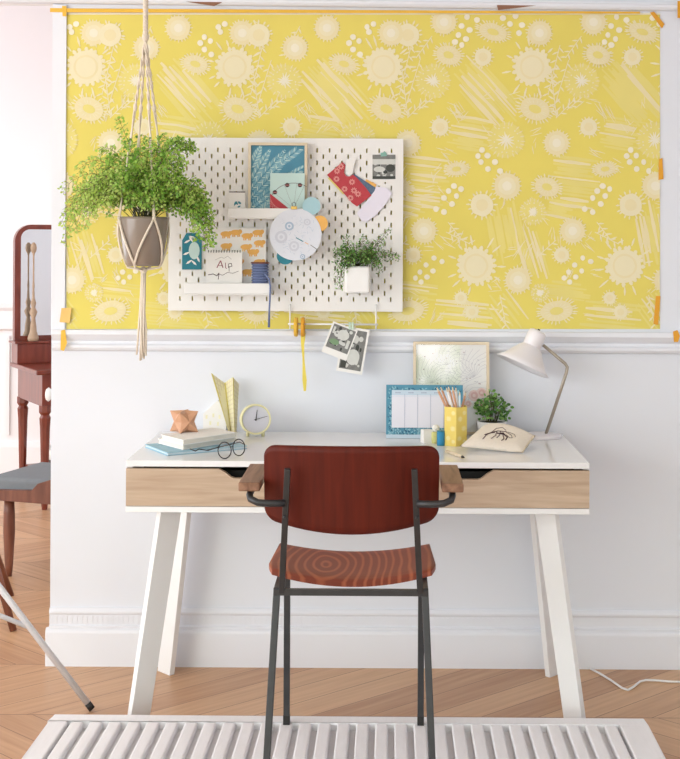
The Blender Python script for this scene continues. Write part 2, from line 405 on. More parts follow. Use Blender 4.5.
def strokes(x0, y0, x1, y1, k, spread, wd):
    dx, dy = x1-x0, y1-y0; L = math.hypot(dx, dy); nx, ny = -dy/L, dx/L
    for i in range(k):
        o = spread*((i+.5)/k - .5) + R.uniform(-1, 1); a = R.uniform(0, .25); b = R.uniform(.75, 1.05)
        wline(x0+dx*a+nx*o, y0+dy*a+ny*o, x0+dx*b+nx*o, y0+dy*b+ny*o, wd*R.uniform(.5, 1.1), 1, R.choice((1, 1, 2)), .5)
def sprig(x0, y0, x1, y1, k=8, ln=6):
    wline(x0, y0, x1, y1, .8, 2, 3, 1); a0 = math.atan2(y1-y0, x1-x0)
    for i in range(k):
        t = (i+.6)/k; sd = 1 if i % 2 else -1; a = a0 + sd*.9; x, y = x0+(x1-x0)*t, y0+(y1-y0)*t
        wline(x, y, x+ln*math.cos(a), y+ln*math.sin(a), 1.7, 2, 3, .3)
def grass(x, y, k, ln, ang):
    for i in range(k):
        a = ang + R.uniform(-.35, .35); u = x + R.uniform(-k*.9, k*.9); v = y + R.uniform(-5, 5); q = ln*R.uniform(.5, 1.1)
        wline(u, v, u+q*math.cos(a), v+q*math.sin(a), .9, 2, R.choice((2, 3)), .4)
wpoly([(S0x, S0y), (S1x, S0y), (S1x, S1y), (S0x, S1y)], 0, 0)
wpoly([(66.3, 13), (660, 13), (660, 14.6), (66.3, 14.6)], 1.4, 4)
PX = 148.7
for k in range(-3, 2):
    o = k*PX
    sunflower(532+o, 67, 17); dahlia(535+o, 109, 16, 12, .35); starf(433+o, 81, 17); plain(440+o, 127, 9); ringf(408+o, 143, 12)
    starf(506+o, 140, 18); strokes(462+o, 66, 512+o, 122, 14, 38, 4.5); strokes(458+o, 62, 498+o, 104, 7, 26, 5); strokes(448+o, 130, 496+o, 138, 10, 34, 4.5); grass(452+o, 105, 9, 18, 1.0)
    dots([(482+o,150),(478+o,156),(487.5+o,155.6),(481+o,162),(495+o,162),(488+o,169),(500+o,171)])
    dahlia(456.5+o, 169, 11, 7, -.1); ringf(507+o, 186, 13); plain(482+o, 205, 12)
    dots([(454+o,186),(461+o,189),(448.5+o,191),(456.5+o,196),(444+o,198),(452+o,204),(436+o,209),(444+o,212)])
    ringf(424+o, 231, 12); plain(413+o, 255, 8)
    dots([(434+o,258),(442+o,261.5),(426+o,265),(433+o,271),(420+o,272),(427+o,277),(415.5+o,278),(421+o,282)], 2.7)
    sunflower(476+o, 266, 17); ringf(518+o, 280, 12.5); starf(533+o, 212, 13); dahlia(547+o, 187, 13, 10, .3)
    dahlia(408+o, 311, 17, 11, -.15); plain(461+o, 298, 6.5); plain(472+o, 312, 7); starf(540+o, 293, 9)
    strokes(500+o, 200, 512+o, 262, 11, 34, 4.5); strokes(400+o, 172, 450+o, 178, 11, 36, 4); strokes(524+o, 228, 540+o, 280, 7, 24, 4); strokes(540+o, 205, 575+o, 212, 6, 20, 4); strokes(390+o, 288, 440+o, 294, 6, 18, 4); strokes(402+o, 198, 446+o, 204, 4, 14, 4)
    strokes(432+o, 312, 500+o, 318, 7, 26, 4.5); strokes(490+o, 290, 520+o, 330, 6, 30, 3.5)
    sprig(408+o, 118, 402+o, 70, 12, 7); sprig(420+o, 60, 404+o, 112, 9, 6); sprig(560+o, 45, 548+o, 95, 12, 7)
    sprig(418+o, 110, 436+o, 95, 6, 6); sprig(556+o, 118, 574+o, 100, 6, 6)
    sprig(446+o, 232, 470+o, 244, 7, 7); sprig(448+o, 222, 462+o, 240, 7, 6); sprig(536+o, 258, 556+o, 240, 7, 6); sprig(500+o, 295, 506+o, 326, 8, 6)
    for q in range(34):
        grass(400+o+R.uniform(0, PX), R.uniform(95, 325), 3, 12, R.uniform(0, 2*PI))
    grass(560+o, 135, 7, 18, 1.2); grass(438+o, 240, 7, 14, .6); grass(440+o, 150, 6, 14, .5); grass(530+o, 245, 7, 20, 1.9)
for k in range(-2, 1):                                     # left lengths of paper: upper row
    o = k*PX
    plain(408-148.7+o+148.7, 35, 12) if k == 0 else plain(407.5+o, 35, 12)
    if k < 1:
        ringf(327+o, 28, 12); ringf(295+o, 48, 12) if 295+o < 400 else None
        dahlia(344+o, 64, 13, 9, .3); ringf(391+o, 33, 12)
        dots([(353+o,37),(359+o,41),(349+o,43),(353+o,49.5),(360+o,54.5),(373.5+o,24),(367+o,27),(369+o,32)])
        sprig(300+o, 26, 284+o, 56, 8, 6); grass(400+o, 25, 6, 10, .8)
for o in (0, 149.5):                                       # right lengths: upper row
    ringf(444+o, 22, 12); dots([(467+o,17),(477+o,20),(461.5+o,26),(469.6+o,30),(458.4+o,35),(466+o,39),(455+o,42),(461.8+o,45)])
    dahlia(493+o, 32, 15, 9, .3); dahlia(448.5+o, 55, 13, 10, .3); plain(483+o, 57, 9)
    dots([(503+o,18),(515.5+o,16),(510+o,24),(522+o,25),(519+o,33)]); ringf(539.5+o, 33, 12); sprig(432+o, 36, 416+o, 58, 8, 6)
wpo = wb.build('wallpaper_sheet', wm, origin=P(363, 329, -.001), auto=False)
tag(wpo, 'large yellow wallpaper sheet with cream flowers taped to the white wall', 'wallpaper')

# ------------------------------------------------------------------ tape strips
def tape(pts, label, m=m_tape, y=-.0045, th=.0006):
    mb = MB(); A = [P(a, b, y) for a, b in pts]; n = len(A)
    mb.prism([p + Vector((0, th, 0)) for p in A], A)
    return tag(mb.build('masking_tape', m), label, 'tape', 'tape strips holding the wallpaper')
tape([(50, 8), (78, 8.4), (640, 11.6), (640, 13.6), (70, 12.4), (50, 12)], 'long thin yellow tape strip along the top edge of the wallpaper', m_tape, -.0095)
tape([(62, 6), (66.5, 6), (66.5, 16.5), (62.5, 16)], 'short yellow tape crossing the top left corner of the wallpaper', m_tape, -.0105)
tape([(650, 12.5), (654, 11.5), (664.5, 24), (662, 28.5)], 'slanting orange tape on the top right corner of the wallpaper', m_tape2)
tape([(659, 159), (662.5, 158), (663.5, 179), (658.5, 180)], 'orange tape halfway up the right edge of the wallpaper', m_tape2)
tape([(656, 296), (660.5, 296), (658, 325), (653.5, 324)], 'long orange tape on the lower right edge of the wallpaper', m_tape2)
tape([(61.5, 308), (71.5, 308), (69.5, 323), (59.5, 322)], 'peach square of tape on the lower left edge of the wallpaper', m_tapep, -.0095)
tape([(61, 330.5), (65, 329.5), (67, 343), (64, 351), (60.5, 350)], 'yellow torn tape stuck on the rail below the left wallpaper corner', m_tape, -.034)
tape([(673, 331.5), (677.5, 330), (680, 336), (678, 342), (674, 342)], 'curled orange tape on the rail at the right of the wallpaper', m_tape2, -.034)
tape([(677.5, 1), (683, 1), (683, 18), (677.5, 18)], 'upright yellow tape on the wall right of the wallpaper', m_tape2, -.026)

# ------------------------------------------------------------------ pegboard
BY = -.03
bo, bw, bh = flat_px(MB(), 168, 137.5, 402.5, 310.5, BY)
b0 = bo.O
pg = thing('pegboard', 'white slotted pegboard hung over the yellow wallpaper', 'pegboard', b0 + Vector((bw/2, .005, 0)))
bd = MB(); fl = Flat(bd, b0, X, Z)
nc = int(bw/.02); nr = int(bh/.02); mxm, mym = (bw-nc*.02)/2, (bh-nr*.02)/2
def slot(u, v): return [(u-.0025, v-.006), (u-.0012, v-.0075), (u+.0012, v-.0075), (u+.0025, v-.006), (u+.0025, v+.006), (u+.0012, v+.0075), (u-.0012, v+.0075), (u-.0025, v+.006)]
fl.rect(0, 0, bw, mym, 0, 0); fl.rect(0, bh-mym, bw, bh, 0, 0); fl.rect(0, mym, mxm, bh-mym, 0, 0); fl.rect(bw-mxm, mym, bw, bh-mym, 0, 0)
for i in range(nc):
    for j in range(nr):
        u0, v0 = mxm+i*.02, mym+j*.02; u1, v1 = u0+.02, v0+.02
        if (i+j) % 2 or i in (0, nc-1) or j in (0, nr-1): fl.rect(u0, v0, u1, v1, 0, 0); continue
        s = slot(u0+.01, v0+.01); q = [fl.pt(a, b) for a, b in s]; c = [fl.pt(a, b) for a, b in ((u0,v0),(u1,v0),(u1,v1),(u0,v1))]
        bd.add(q+c, [(8, 9, 2, 1), (9, 3, 2), (9, 10, 4, 3), (10, 5, 4), (10, 11, 6, 5), (11, 7, 6), (11, 8, 0, 7), (8, 1, 0)], 0)
        dq = [p + Vector((0, .005, 0)) for p in q]
        bd.add(q+dq, [(k, (k+1) % 8, 8+(k+1) % 8, 8+k) for k in range(8)], 0)
cs = [fl.pt(*a) for a in ((0,0),(bw,0),(bw,bh),(0,bh))]; ds = [p + Vector((0, .005, 0)) for p in cs]
bd.add(cs+ds, [(k, (k+1) % 4, 4+(k+1) % 4, 4+k) for k in range(4)], 0)
bd.build('slotted_panel', m_board, parent=pg)
for (fx, fz) in ((.03, .03), (bw-.03, .03), (.03, bh-.03), (bw-.03, bh-.03)):
    MB().lathe([(.008, 0), (.008, .0190)], Matrix.Translation(b0 + Vector((fx, .0241, fz))) @ Matrix.Rotation(PI/2, 4, 'X'), 10).build('wall_spacer', m_plast, parent=pg)
# ledges
def ledge(x0, x1, ytop, ybot, label):
    yf = BY - .075
    a = P(x0, ybot, yf); b = P(x1, ytop, yf)
    t = thing('peg_shelf', label, 'shelf', Vector(((a.x+b.x)/2, BY, a.z)), 'white shelves hooked on the pegboard')
    MB().box((a.x, yf, a.z), (b.x, BY-.0002, a.z+.004)).build('shelf_board', m_plast, parent=t, bevel=.001)
    MB().box((a.x, yf, a.z+.0041), (b.x, yf+.004, b.z)).build('front_lip', m_plast, parent=t, bevel=.001)
    MB().box((a.x, BY-.004, a.z+.0041), (b.x, BY-.0003, a.z+.016)).build('rear_rail', m_plast, parent=t)
    return a.z+.004
s1 = ledge(228, 303, 208.5, 218.5, 'white upper pegboard shelf under the framed blue print')
s2 = ledge(184, 271, 283.5, 294.5, 'white lower pegboard shelf with spiral pad and cord spool')

# framed blue print
mb = MB(); fp, w_, h_ = flat_px(mb, 248, 142.5, 307, 213, BY-.03); h_ = P(248, 142.5, BY-.03).z - s1; fp.O.z = s1
t = thing('picture_frame', 'pale wood frame with blue fern print on the upper pegboard shelf', 'picture', fp.O + X*w_/2)
fr_ = .0085
for (u0, v0, u1, v1) in ((0,0,w_,fr_),(0,h_-fr_,w_,h_),(0,fr_,fr_,h_-fr_),(w_-fr_,fr_,w_,h_-fr_)):
    a = fp.pt(u0, v0); b = fp.pt(u1, v1); mb.box((a.x, a.y-.004, a.z), (b.x, a.y+.012, b.z))
mb.build('frame', m_frame, parent=t)
mb = MB(); f = Flat(mb, fp.O + Yv*.006, X, Z)
f.rect(fr_*.8, fr_*.8, w_-fr_*.8, h_-fr_*.8, 0, 0)
for (x0, y0, x1, y1) in ((.0, .05, .13, .20), (-.01, .02, .16, .16), (.0, .10, .07, .22), (.06, .0, .19, .10), (.02, .005, .09, .06), (.09, .10, .19, .17), (.0, .08, .12, .22), (.03, .02, .17, .13), (.05, .0, .20, .14), (.0, .14, .04, .23), (.07, .15, .2, .25), (-.02, .0, .14, .12)):
    L = math.hypot(x1-x0, y1-y0); a0 = math.atan2(y1-y0, x1-x0)
    for i in range(26):
        tt = i/26; u, v = x0+(x1-x0)*tt, y0+(y1-y0)*tt
        if not (fr_ < u < w_-fr_ and fr_ < v < h_-fr_): continue
        for sd in (1, -1):
            a = a0 + sd*.75; l = .022*math.sin(PI*(.15+.8*tt))
            uu, vv = u+l*math.cos(a), v+l*math.sin(a)
            if fr_ < uu < w_-fr_ and fr_ < vv < h_-fr_: f.leaf(u, v, a, l, .0038, 1, 1 if i % 3 else 2)
mb.build('print', [m_blue, m_blue2, m_mint], parent=t, auto=False)
# ferris wheel card
mb = MB(); f, w_, h_ = flat_px(mb, 270, 173, 304.5, 210, BY-.05); h_ = P(270, 173, BY-.05).z - s1; f.O.z = s1
f.slab(w_, h_, .0012)
vb = P(280, 208.5, BY-.05).z - s1
cxx, cyy, rr = w_*.68, vb, (h_-vb)*.72
f.line([(cxx+rr*math.cos(a), cyy+rr*math.sin(a)) for a in [PI*(.40+.48*i/14) if False else PI*(.33+.55*i/14) for i in range(15)]], .0012, 1, 1)
for a in (.78, .62, .46, .36): f.line([(cxx, cyy), (cxx+rr*math.cos(PI*a), cyy+rr*math.sin(PI*a))], .0006, 1, 3)
for a in (.76, .58, .42):
    u, v = cxx+rr*math.cos(PI*a), cyy+rr*math.sin(PI*a)-.004; f.disc(u, v, .0072, 2, 1, 12, .0068); f.rect(u-.006, v-.001, u+.006, v+.0007, 3, 4)
f.poly([(0,vb-.01),(w_*.62,vb-.01),(w_*.5,vb+.004),(0,vb+(h_-vb)*.42)], 2, 2)
for i in range(6): f.line([(0, vb+(h_-vb)*.07*i), (w_*.09*(6-i), vb-.004)], .0009, 3, 4)
tag(mb.build('greeting_card', [m_mint, m_ink, m_red, m_grey1, m_pink], auto=False), 'mint card with ferris wheel and red lattice before the blue print', 'card')
# small card left
mb = MB(); f, w_, h_ = flat_px(mb, 229, 191.5, 245, 209, BY-.045); h_ = P(229, 191.5, BY-.045).z - s1; f.O.z = s1
f.slab(w_, h_, .006); f.rect(0, h_-.003, w_, h_, 1, 2)
for i in range(10): f.leaf(R.uniform(.004, w_-.012), R.uniform(.0, .012)+P(235, 207.5, BY-.045).z-s1, R.uniform(.4, 2.6), .012, .005, 1, 1)
tag(mb.build('notepad', [m_paper, m_teal, m_ink], auto=False), 'small white notepad with teal leaves left of the blue print', 'notepad')

# lower shelf goods: orange animal card, spiral pad
mb = MB(); f, w_, h_ = flat_px(mb, 216.5, 228, 266, 285, BY-.022); h_ = P(216, 228, BY-.022).z - s2; f.O.z = s2
f.slab(w_, h_, .003)
for (a, b) in ((226, 234), (247, 236), (258, 227), (264, 243), (226, 246), (246, 247), (253, 252), (238, 262), (247, 272), (262, 262), (236, 230), (258, 276)):
    p = P(a, b, BY-.022); u, v = p.x-f.O.x, p.z-f.O.z
    if u > w_-.02 or v > h_-.012: u = min(u, w_-.022); v = min(v, h_-.014)
    f.disc(u, v, .018, 1, 1, 14, .009); f.disc(u+.013, v+.003, .007, 2, 1, 10); 
    for q in (-.010, -.004, .006, .011): f.rect(u+q-.002, v-.014, u+q+.002, v-.004, 1, 1)
tag(mb.build('greeting_card', [m_paper, m_orange], auto=False), 'white card with orange animals behind the spiral pad', 'card')
t0 = P(208, 285, BY-.052)
mb = MB(); f, w_, h_ = flat_px(mb, 206, 251.5, 242, 287, BY-.055); h_ = P(206, 251.5, BY-.055).z - s2; f.O.z = s2
t = thing('spiral_notepad', 'white spiral pad with pink and brown lettering on the lower pegboard shelf', 'notepad', f.O + X*w_/2)
f.slab(w_, h_, .006)
vb = P(225, 284, BY-.055).z - s2
def q(*pts): return [(u*w_, vb+v*(h_-vb)) for u, v in pts]
f.line(q((.3,.5),(.4,.72),(.47,.5)), .003, 1, 1); f.line(q((.34,.57),(.46,.57)), .0016, 1, 1)
f.line(q((.54,.66),(.54,.5),(.58,.48)), .0022, 1, 1); f.line(q((.62,.5),(.62,.62),(.7,.64),(.72,.55),(.62,.52)), .0018, 1, 2); f.line(q((.64,.55),(.64,.38)), .0016, 1, 2)
f.line(q((.06,.28),(.2,.31),(.3,.25),(.36,.34),(.34,.14)), .0022, 1, 2); f.line(q((.36,.3),(.46,.27),(.6,.36),(.74,.33),(.9,.4)), .0013, 1, 2)
f.line(q((.25,.74),(.42,.83),(.5,.79),(.6,.86),(.7,.76)), .0008, 1, 3)
mb.build('pages', [m_paper, mat('plum_ink', (150, 82, 96), .7), m_ink, m_grey1], parent=t, auto=False)
mb = MB()
for i in range(13):
    u = w_*(.06+.88*i/12); mb.tube([f.pt(u, h_) + Vector((0, .003 + .0045*math.cos(a), .0045*math.sin(a))) for a in [2*PI*k/10 for k in range(10)]], .0008, 5, closed=True)
mb.build('spiral_wire', m_steel, parent=t)
# blue cord spool
c = P(260, 284, BY-.0395); c.z = s2
t = thing('cord_spool', 'wooden spool of blue cord with its end dangling from the lower shelf', 'spool', c)
H = P(260, 262, BY-.045).z - s2
MB().lathe([(.030, H-.005), (.030, H)], Matrix.Translation(c), 24).build('spool_flange', m_walnut, parent=t)
MB().lathe([(.029, 0), (.029, .004)], Matrix.Translation(c), 24).build('spool_flange', m_walnut, parent=t)
mb = MB()
for i in range(11):
    z = .007 + i*(H-.015)/10; mb.tube([c + Vector((.0245*math.cos(a), .0245*math.sin(a), z)) for a in [2*PI*k/20 for k in range(20)]], .0035, 6, closed=True)
mb.lathe([(.0235, .004), (.0235, H-.005)], Matrix.Translation(c), 20); mb.build('wound_cord', m_thread, parent=t)
MB().tube([P(265, 274, BY-.075), P(269, 279, BY-.082), P(270.3, 286, BY-.087), P(270, 297, BY-.085), P(269.3, 311, BY-.06), P(269, 327, BY-.04)], [.003]*5+[.0042], 7).build('loose_cord_end', m_thread, parent=t)

# teal tag
mb = MB(); f, w_, h_ = flat_px(mb, 182, 233, 201.5, 269.5, BY-.0045)
f.slab(w_, h_, .004, 0, [(0,.0),(w_,0),(w_,h_*.88),(w_*.75,h_),(w_*.22,h_),(0,h_*.8)])
for (u, v, a) in ((.1,.72,.5),(.2,.15,.6),(.75,.12,2.4),(.7,.85,2.8),(.05,.4,.4),(.35,.9,-.9),(.9,.2,2.0)):
    f.leaf(u*w_, v*h_, a, .024, .007, 1, 1)
f.disc(w_*.62, h_*.52, w_*.28, 1, 2, 16, h_*.24)
tag(mb.build('gift_tag', [m_teal, m_paper, m_mint], auto=False), 'teal leaf print tag hanging behind the fern on the pegboard', 'tag')

# paper discs
def pdisc(px, py, r, y, m, label, dec=None, ms=None):
    mb = MB(); c = P(px, py, y); rr = r*(y-CAMY)/F; f = Flat(mb, c, X, Z)
    f.slab(0, 0, .0012, 0, [(rr*math.cos(2*PI*i/40), rr*math.sin(2*PI*i/40)) for i in range(40)])
    if dec: dec(f, rr)
    return tag(mb.build('paper_disc', ms or [m], auto=False), label, 'paper disc', 'paper discs pinned on the pegboard')
def dec(f, r):
    for i in range(90):
        a = R.uniform(0, 2*PI); q_ = r*.93*math.sqrt(R.random()); u, v = q_*math.cos(a), q_*math.sin(a); b = R.uniform(0, PI)
        if math.hypot(u, v) < r*.86: f.line([(u, v), (u+.009*math.cos(b), v+.009*math.sin(b))], .0007, 1, R.choice((1, 1, 2)))
    for (u, v, q_, m) in ((-.24, .32, .17, 1), (.45, .48, .13, 2), (-.55, -.1, .24, 2), (.28, -.85, .1, 1), (-.05, -.45, .2, 2)): f.disc(u*r, v*r, q_*r, 2, m, 16); f.disc(u*r, v*r, q_*r*.6, 3, 0, 12); f.disc(u*r, v*r, q_*r*.3, 4, m, 10)
    f.line([(.02*r, -.12*r), (.3*r, -.27*r)], .003, 2, 3); f.line([(.36*r, -.3*r), (.5*r, -.37*r)], .002, 2, 4); f.line([(.58*r, -.4*r), (.82*r, -.56*r)], .002, 2, 5)
m_pd = mat('pale_disc_print', (222, 226, 236), .7, var=.04, scale=60); m_pd2 = mat('disc_line_blue', (168, 188, 210), .7); m_pd3 = mat('disc_line_grey', (206, 210, 222), .7)
pdisc(285.2, 256, 8.5, BY-.0767, m_teal, 'teal paper disc peeping below the large white patterned disc')
pdisc(311.5, 206, 9, BY-.0767, m_pblue, 'pale blue paper disc at the upper right of the large patterned disc')
pdisc(319.8, 223.5, 8, BY-.0767, m_orange, 'small orange yellow paper disc right of the large patterned disc')
pdisc(295.5, 234.5, 26, BY-.0785, m_pd, 'large white paper disc with fine blue flowers hung on the pegboard', dec, [m_pd, m_pd2, m_pd3, m_teal, m_orange, m_grey1])
c = P(294, 207.5, BY-.0805)
t = thing('binder_clip', 'small gold binder clip holding the large white paper disc', 'clip', c)
MB().box((c.x-.0095, c.y-.004, c.z-.006), (c.x+.0095, c.y+.0015, c.z+.004)).build('clip_body', mat('brass', (206, 168, 92), .35, metal=.7), parent=t, bevel=.001)
MB().tube([c + Vector((-.005, -.002, .004)), c + Vector((-.006, -.002, .013)), c + Vector((0, -.002, .017)), c + Vector((.006, -.002, .013)), c + Vector((.005, -.002, .004))], .001, 6).build('clip_loop', m_steel, parent=t)

# fabric swatches (mitten shaped bundle)
def sheet(pts, y, ms, name, label, cat, th=.0015, group=None, dec=None, m=0):
    mb = MB(); A = [P(a, b, y) for a, b in pts]
    mb.prism([p + Vector((0, th, 0)) for p in A], A, m)
    if dec: dec(mb)
    return tag(mb.build(name, ms, auto=False), label, cat, group)
def reddec(mb):
    for (a, b) in ((337, 171), (336.5, 179), (352, 182), (344.5, 189), (354, 190.5), (350.5, 198), (358, 194), (341, 164.5 + 2)):
        c = P(a, b, BY-.0079); f = Flat(mb, c, X, Z)
        for i in range(9):
            an = 2*PI*i/9; f.leaf(.0025*math.cos(an), .0025*math.sin(an), an, .0085, .0045, 1, 1)
        f.disc(0, 0, .003, 2, 2, 8)
G = 'fabric swatches pinned in a bundle'
sheet([(357, 213), (361, 220.5), (366, 222), (375, 216), (385, 205), (392, 193.5), (387, 188), (376, 186.5), (374.5, 191)], BY-.0060, [mat('lilac_white', (232, 228, 242), .7, var=.01)], 'fabric_swatch', 'white fan shaped swatch at the bottom of the bundle on the pegboard', 'swatch', group=G)
sheet([(366, 179), (376.5, 184.5), (375, 188), (370, 190.5), (364, 186)], BY-.0038, [m_orange], 'fabric_swatch', 'orange swatch peeping beside the blue one in the bundle', 'swatch', group=G)
sheet([(352, 174), (355, 174.5), (376, 188), (373, 196), (368, 196)], BY-.0056, [mat('slate_print', (92, 112, 136), .8, var=.4, scale=120)], 'fabric_swatch', 'slate blue patterned swatch along the right side of the red one', 'swatch', group=G)
sheet([(327.5, 178), (330, 177.5), (345, 193), (343, 194.5)], BY-.0056, [m_py2], 'fabric_swatch', 'narrow yellow swatch edge under the left side of the red one', 'swatch', group=G)
sheet([(327, 175), (342.5, 162), (345.5, 165), (344, 172.5), (346, 176), (350, 176.5), (353, 174.5), (357, 178), (366, 188), (371.5, 195.5), (357, 206.5), (352, 203), (341, 190)], BY-.0078, [m_red, m_pink, m_red], 'fabric_swatch', 'red flowered swatch with a notch pinned on the pegboard', 'swatch', group=G, dec=reddec)
sheet([(346, 160), (353.5, 157.5), (356, 159), (352, 174), (349.5, 176), (346.5, 175), (345.5, 171)], BY-.0102, [m_paper], 'hang_tag', 'long white tag lying in the notch of the red swatch', 'tag')

# photographs
def photo(corners, y, label, kind, border=(.07, .07, .07, .2), th=.0008):
    mb = MB(); a, b, c, d = [P(px, py, y) for px, py in corners]      # top-left, top-right, bottom-right, bottom-left
    U = b-a; wd = U.length; V = a-d; hd = V.length; f = Flat(mb, d, U, V - U*(V.dot(U)/U.dot(U)))
    f.slab(wd, hd, th)
    l, r, t_, bt = border; u0, u1, v0, v1 = wd*l, wd*(1-r), hd*bt, hd*(1-t_)
    f.rect(u0, v0, u1, v1, 1, 1); du, dv = u1-u0, v1-v0
    for i in range(26):
        u = u0+du*R.uniform(.12, .88); v = v0+dv*R.uniform(.1, .9)
        f.disc(u, v, du*R.uniform(.04, .11), 2+i % 2, R.choice((2, 2, 3)), 8, dv*R.uniform(.03, .09))
    if kind == 1:
        f.rect(u0, v0+dv*.6, u1, v1, 3, 2); f.rect(u0, v0+dv*.82, u1, v1, 4, 1); f.disc(u0+du*.78, v0+dv*.45, du*.2, 5, 3, 14, dv*.16); f.rect(u0, v0, u1, v0+dv*.12, 5, 3)
        f.disc(u0+du*.3, v0+dv*.4, du*.25, 5, 2, 14, dv*.12)
    if kind == 2:
        f.disc(u0+du*.55, v0+dv*.68, du*.26, 5, 2, 16, dv*.22); f.rect(u0+du*.8, v0+dv*.2, u0+du*.93, v0+dv*.55, 5, 2); f.disc(u0+du*.28, v0+dv*.3, du*.22, 5, 4, 12, dv*.12); f.rect(u0+du*.05, v0+dv*.62, u0+du*.14, v0+dv*.9, 5, 2)
    if kind == 3:
        f.disc(u0+du*.55, v0+dv*.32, du*.3, 5, 2, 16, dv*.2); f.disc(u0+du*.5, v0+dv*.78, du*.2, 5, 2, 16, dv*.1); f.rect(u0+du*.05, v0+dv*.03, u0+du*.3, v0+dv*.2, 5, 3)
    return tag(mb.build('photo_print', [m_paper, m_grey1, m_grey2, m_grey3, mat('photo_green', (118, 150, 112), .5)], auto=False), label, 'photo', 'black and white instant photos')
photo([(371.5, 153), (397, 153), (397, 182), (371.5, 182)], BY-.0012, 'square black and white photo taped at the pegboard top right', 1, (.04, .06, .06, .1))
sheet([(380.5, 153), (383, 152.5), (384.5, 151), (386.5, 153), (387, 156), (380.8, 156.5)], BY-.0042, [mat('mint_tape', (130, 178, 166), .6)], 'washi_tape', 'mint tape holding the square photo on the pegboard', 'tape', .0006)
# rail below the board
t = thing('hanging_rail', 'thin white rail hanging below the pegboard', 'rail', P(333, 325, BY-.03))
MB().tube([P(288, 324, BY-.03), P(378, 324.5, BY-.03)], .003, 10).build('rail_rod', m_plast, parent=t)
for px in (290, 376):
    MB().tube([P(px, 304, BY-.006), P(px, 312, BY-.010), P(px, 320, BY-.024), P(px, 326, BY-.03), P(px, 328.5, BY-.036), P(px, 326.5, BY-.041)], .0024, 8).build('hook', m_plast, parent=t)
# ribbon rolls on the rail
c = P(299.5, 324, BY-.03)
for (px, wd, lab, m) in ((296, .0115, 'yellow ribbon roll on the rail, left of its pair', m_tape), (303, .0105, 'yellow ribbon roll with its tail hanging from the rail', m_tape2)):
    c = P(px, 324.3, BY-.03)
    rc = thing('ribbon_roll', lab, 'ribbon', c, 'ribbon rolls threaded on the rail')
    cc = c + Vector((0, 0, -.0085))
    MB().lathe([(.0125, -wd/2), (.0295, -wd/2), (.031, -wd*.3), (.031, wd*.3), (.0295, wd/2), (.0125, wd/2), (.0125, -wd/2)], Matrix.Translation(cc) @ Matrix.Rotation(PI/2, 4, 'Y'), 28, capa=False, capb=False).build('wound_ribbon', m, parent=rc)
    if px == 303:
        yy = BY-.0325
        pts = [(303.2, 333, 2.6), (302.6, 345, 1.6), (303.4, 358, 1.0), (304, 370, 1.5), (304.6, 380, 2.2), (304.8, 391, 1.2)]
        mb = MB(); A = []; B = []
        for i, (a, b, hw) in enumerate(pts): A.append(P(a-hw, b, yy+.003*(i % 2))); B.append(P(a+hw, b, yy+.001))
        for i in range(len(A)-1): mb.add([A[i], B[i], B[i+1], A[i+1]], [(0, 1, 2, 3)])
        mb.build('ribbon_tail', mat('ribbon_lemon', (226, 206, 84), .6), parent=rc, solid=.0008)
photo([(343, 325.5), (369, 330), (362, 375), (336, 370.5)], BY-.0345, 'upright instant photo hanging from the rail behind the tilted one', 3, (.08, .08, .05, .07))
photo([(331.5, 320.5), (356, 330), (346, 361), (321.5, 351.5)], BY-.0385, 'tilted instant photo hanging from the rail in front of the upright one', 2, (.07, .05, .05, .2))
c = P(352.5, 325, BY-.0335)
t = thing('mini_clothespin', 'small mint clip holding two photos on the rail', 'clip', c)
for s_ in (-1, 1): MB().box((c.x-.004+s_*.0045-.0035, c.y-.010, c.z-.014), (c.x-.004+s_*.0045+.0035, c.y+.002, c.z+.009)).build('clip_jaw', mat('mint_clip', (196, 218, 200), .5), parent=t, bevel=.001)

# ------------------------------------------------------------------ plants
def frond(mb, st, a, c, b, L=.05, npin=12, nl=6, s=.010, spread=1.0, face=.6, mats=(0, 1, 2), fan=True, t0=.22):
    def bez(t): return a*(1-t)**2 + c*(2*t*(1-t)) + b*t*t
    st.tube([bez(i/8) for i in range(9)], [.0012*(1-.7*i/8) for i in range(9)], 4)
    for i in range(npin):
        t = t0 + (1-t0)*(i+.5)/npin; p = bez(t); tg = (bez(min(1, t+.02)) - bez(t-.02)).normalized()
        for sd in (1, -1):
            view = Vector((R.uniform(-.4, .4), -1, R.uniform(0, .8))).normalized()
            side = tg.cross(view).normalized()*sd
            d = (tg*.55 + side*.8*spread + Vector((R.uniform(-.3, .3), R.uniform(-.5, .5), R.uniform(-.3, .15)))).normalized()
            l = L*(1 - .65*t)*R.uniform(.7, 1.1)
            e = p + d*l + Vector((0, 0, -.25*l))
            st.tube([p, (p+e)/2 + Vector((0, 0, .003)), e], .0006, 3)
            n_ = max(2, int(nl*(1-.45*t)))
            for k in range(n_):
                q = p + (e-p)*((k+.6)/n_); sz = s*R.uniform(.7, 1.2)*(1-.3*k/n_)
                nrm = Vector((R.uniform(-1, 1), -face+R.uniform(-.8, .8), R.uniform(-.3, 1.2))).normalized()
                s2_ = d.cross(nrm).normalized()*(1 if k % 2 else -1)
                ax = (d*.5 + s2_).normalized(); bx = nrm.cross(ax).normalized()
                m = R.choices(mats, (3, 4, 2))[0]
                if fan: mb.add([q, q+ax*sz*.6+bx*sz*.55, q+ax*sz*1.0+bx*sz*.25, q+ax*sz*1.05-bx*sz*.2, q+ax*sz*.65-bx*sz*.5], [(0, 1, 2, 3, 4)], m)
                else: mb.add([q, q+ax*sz*.5+bx*sz*.3, q+ax*sz*1.3, q+ax*sz*.5-bx*sz*.3], [(0, 1, 2, 3)], m)

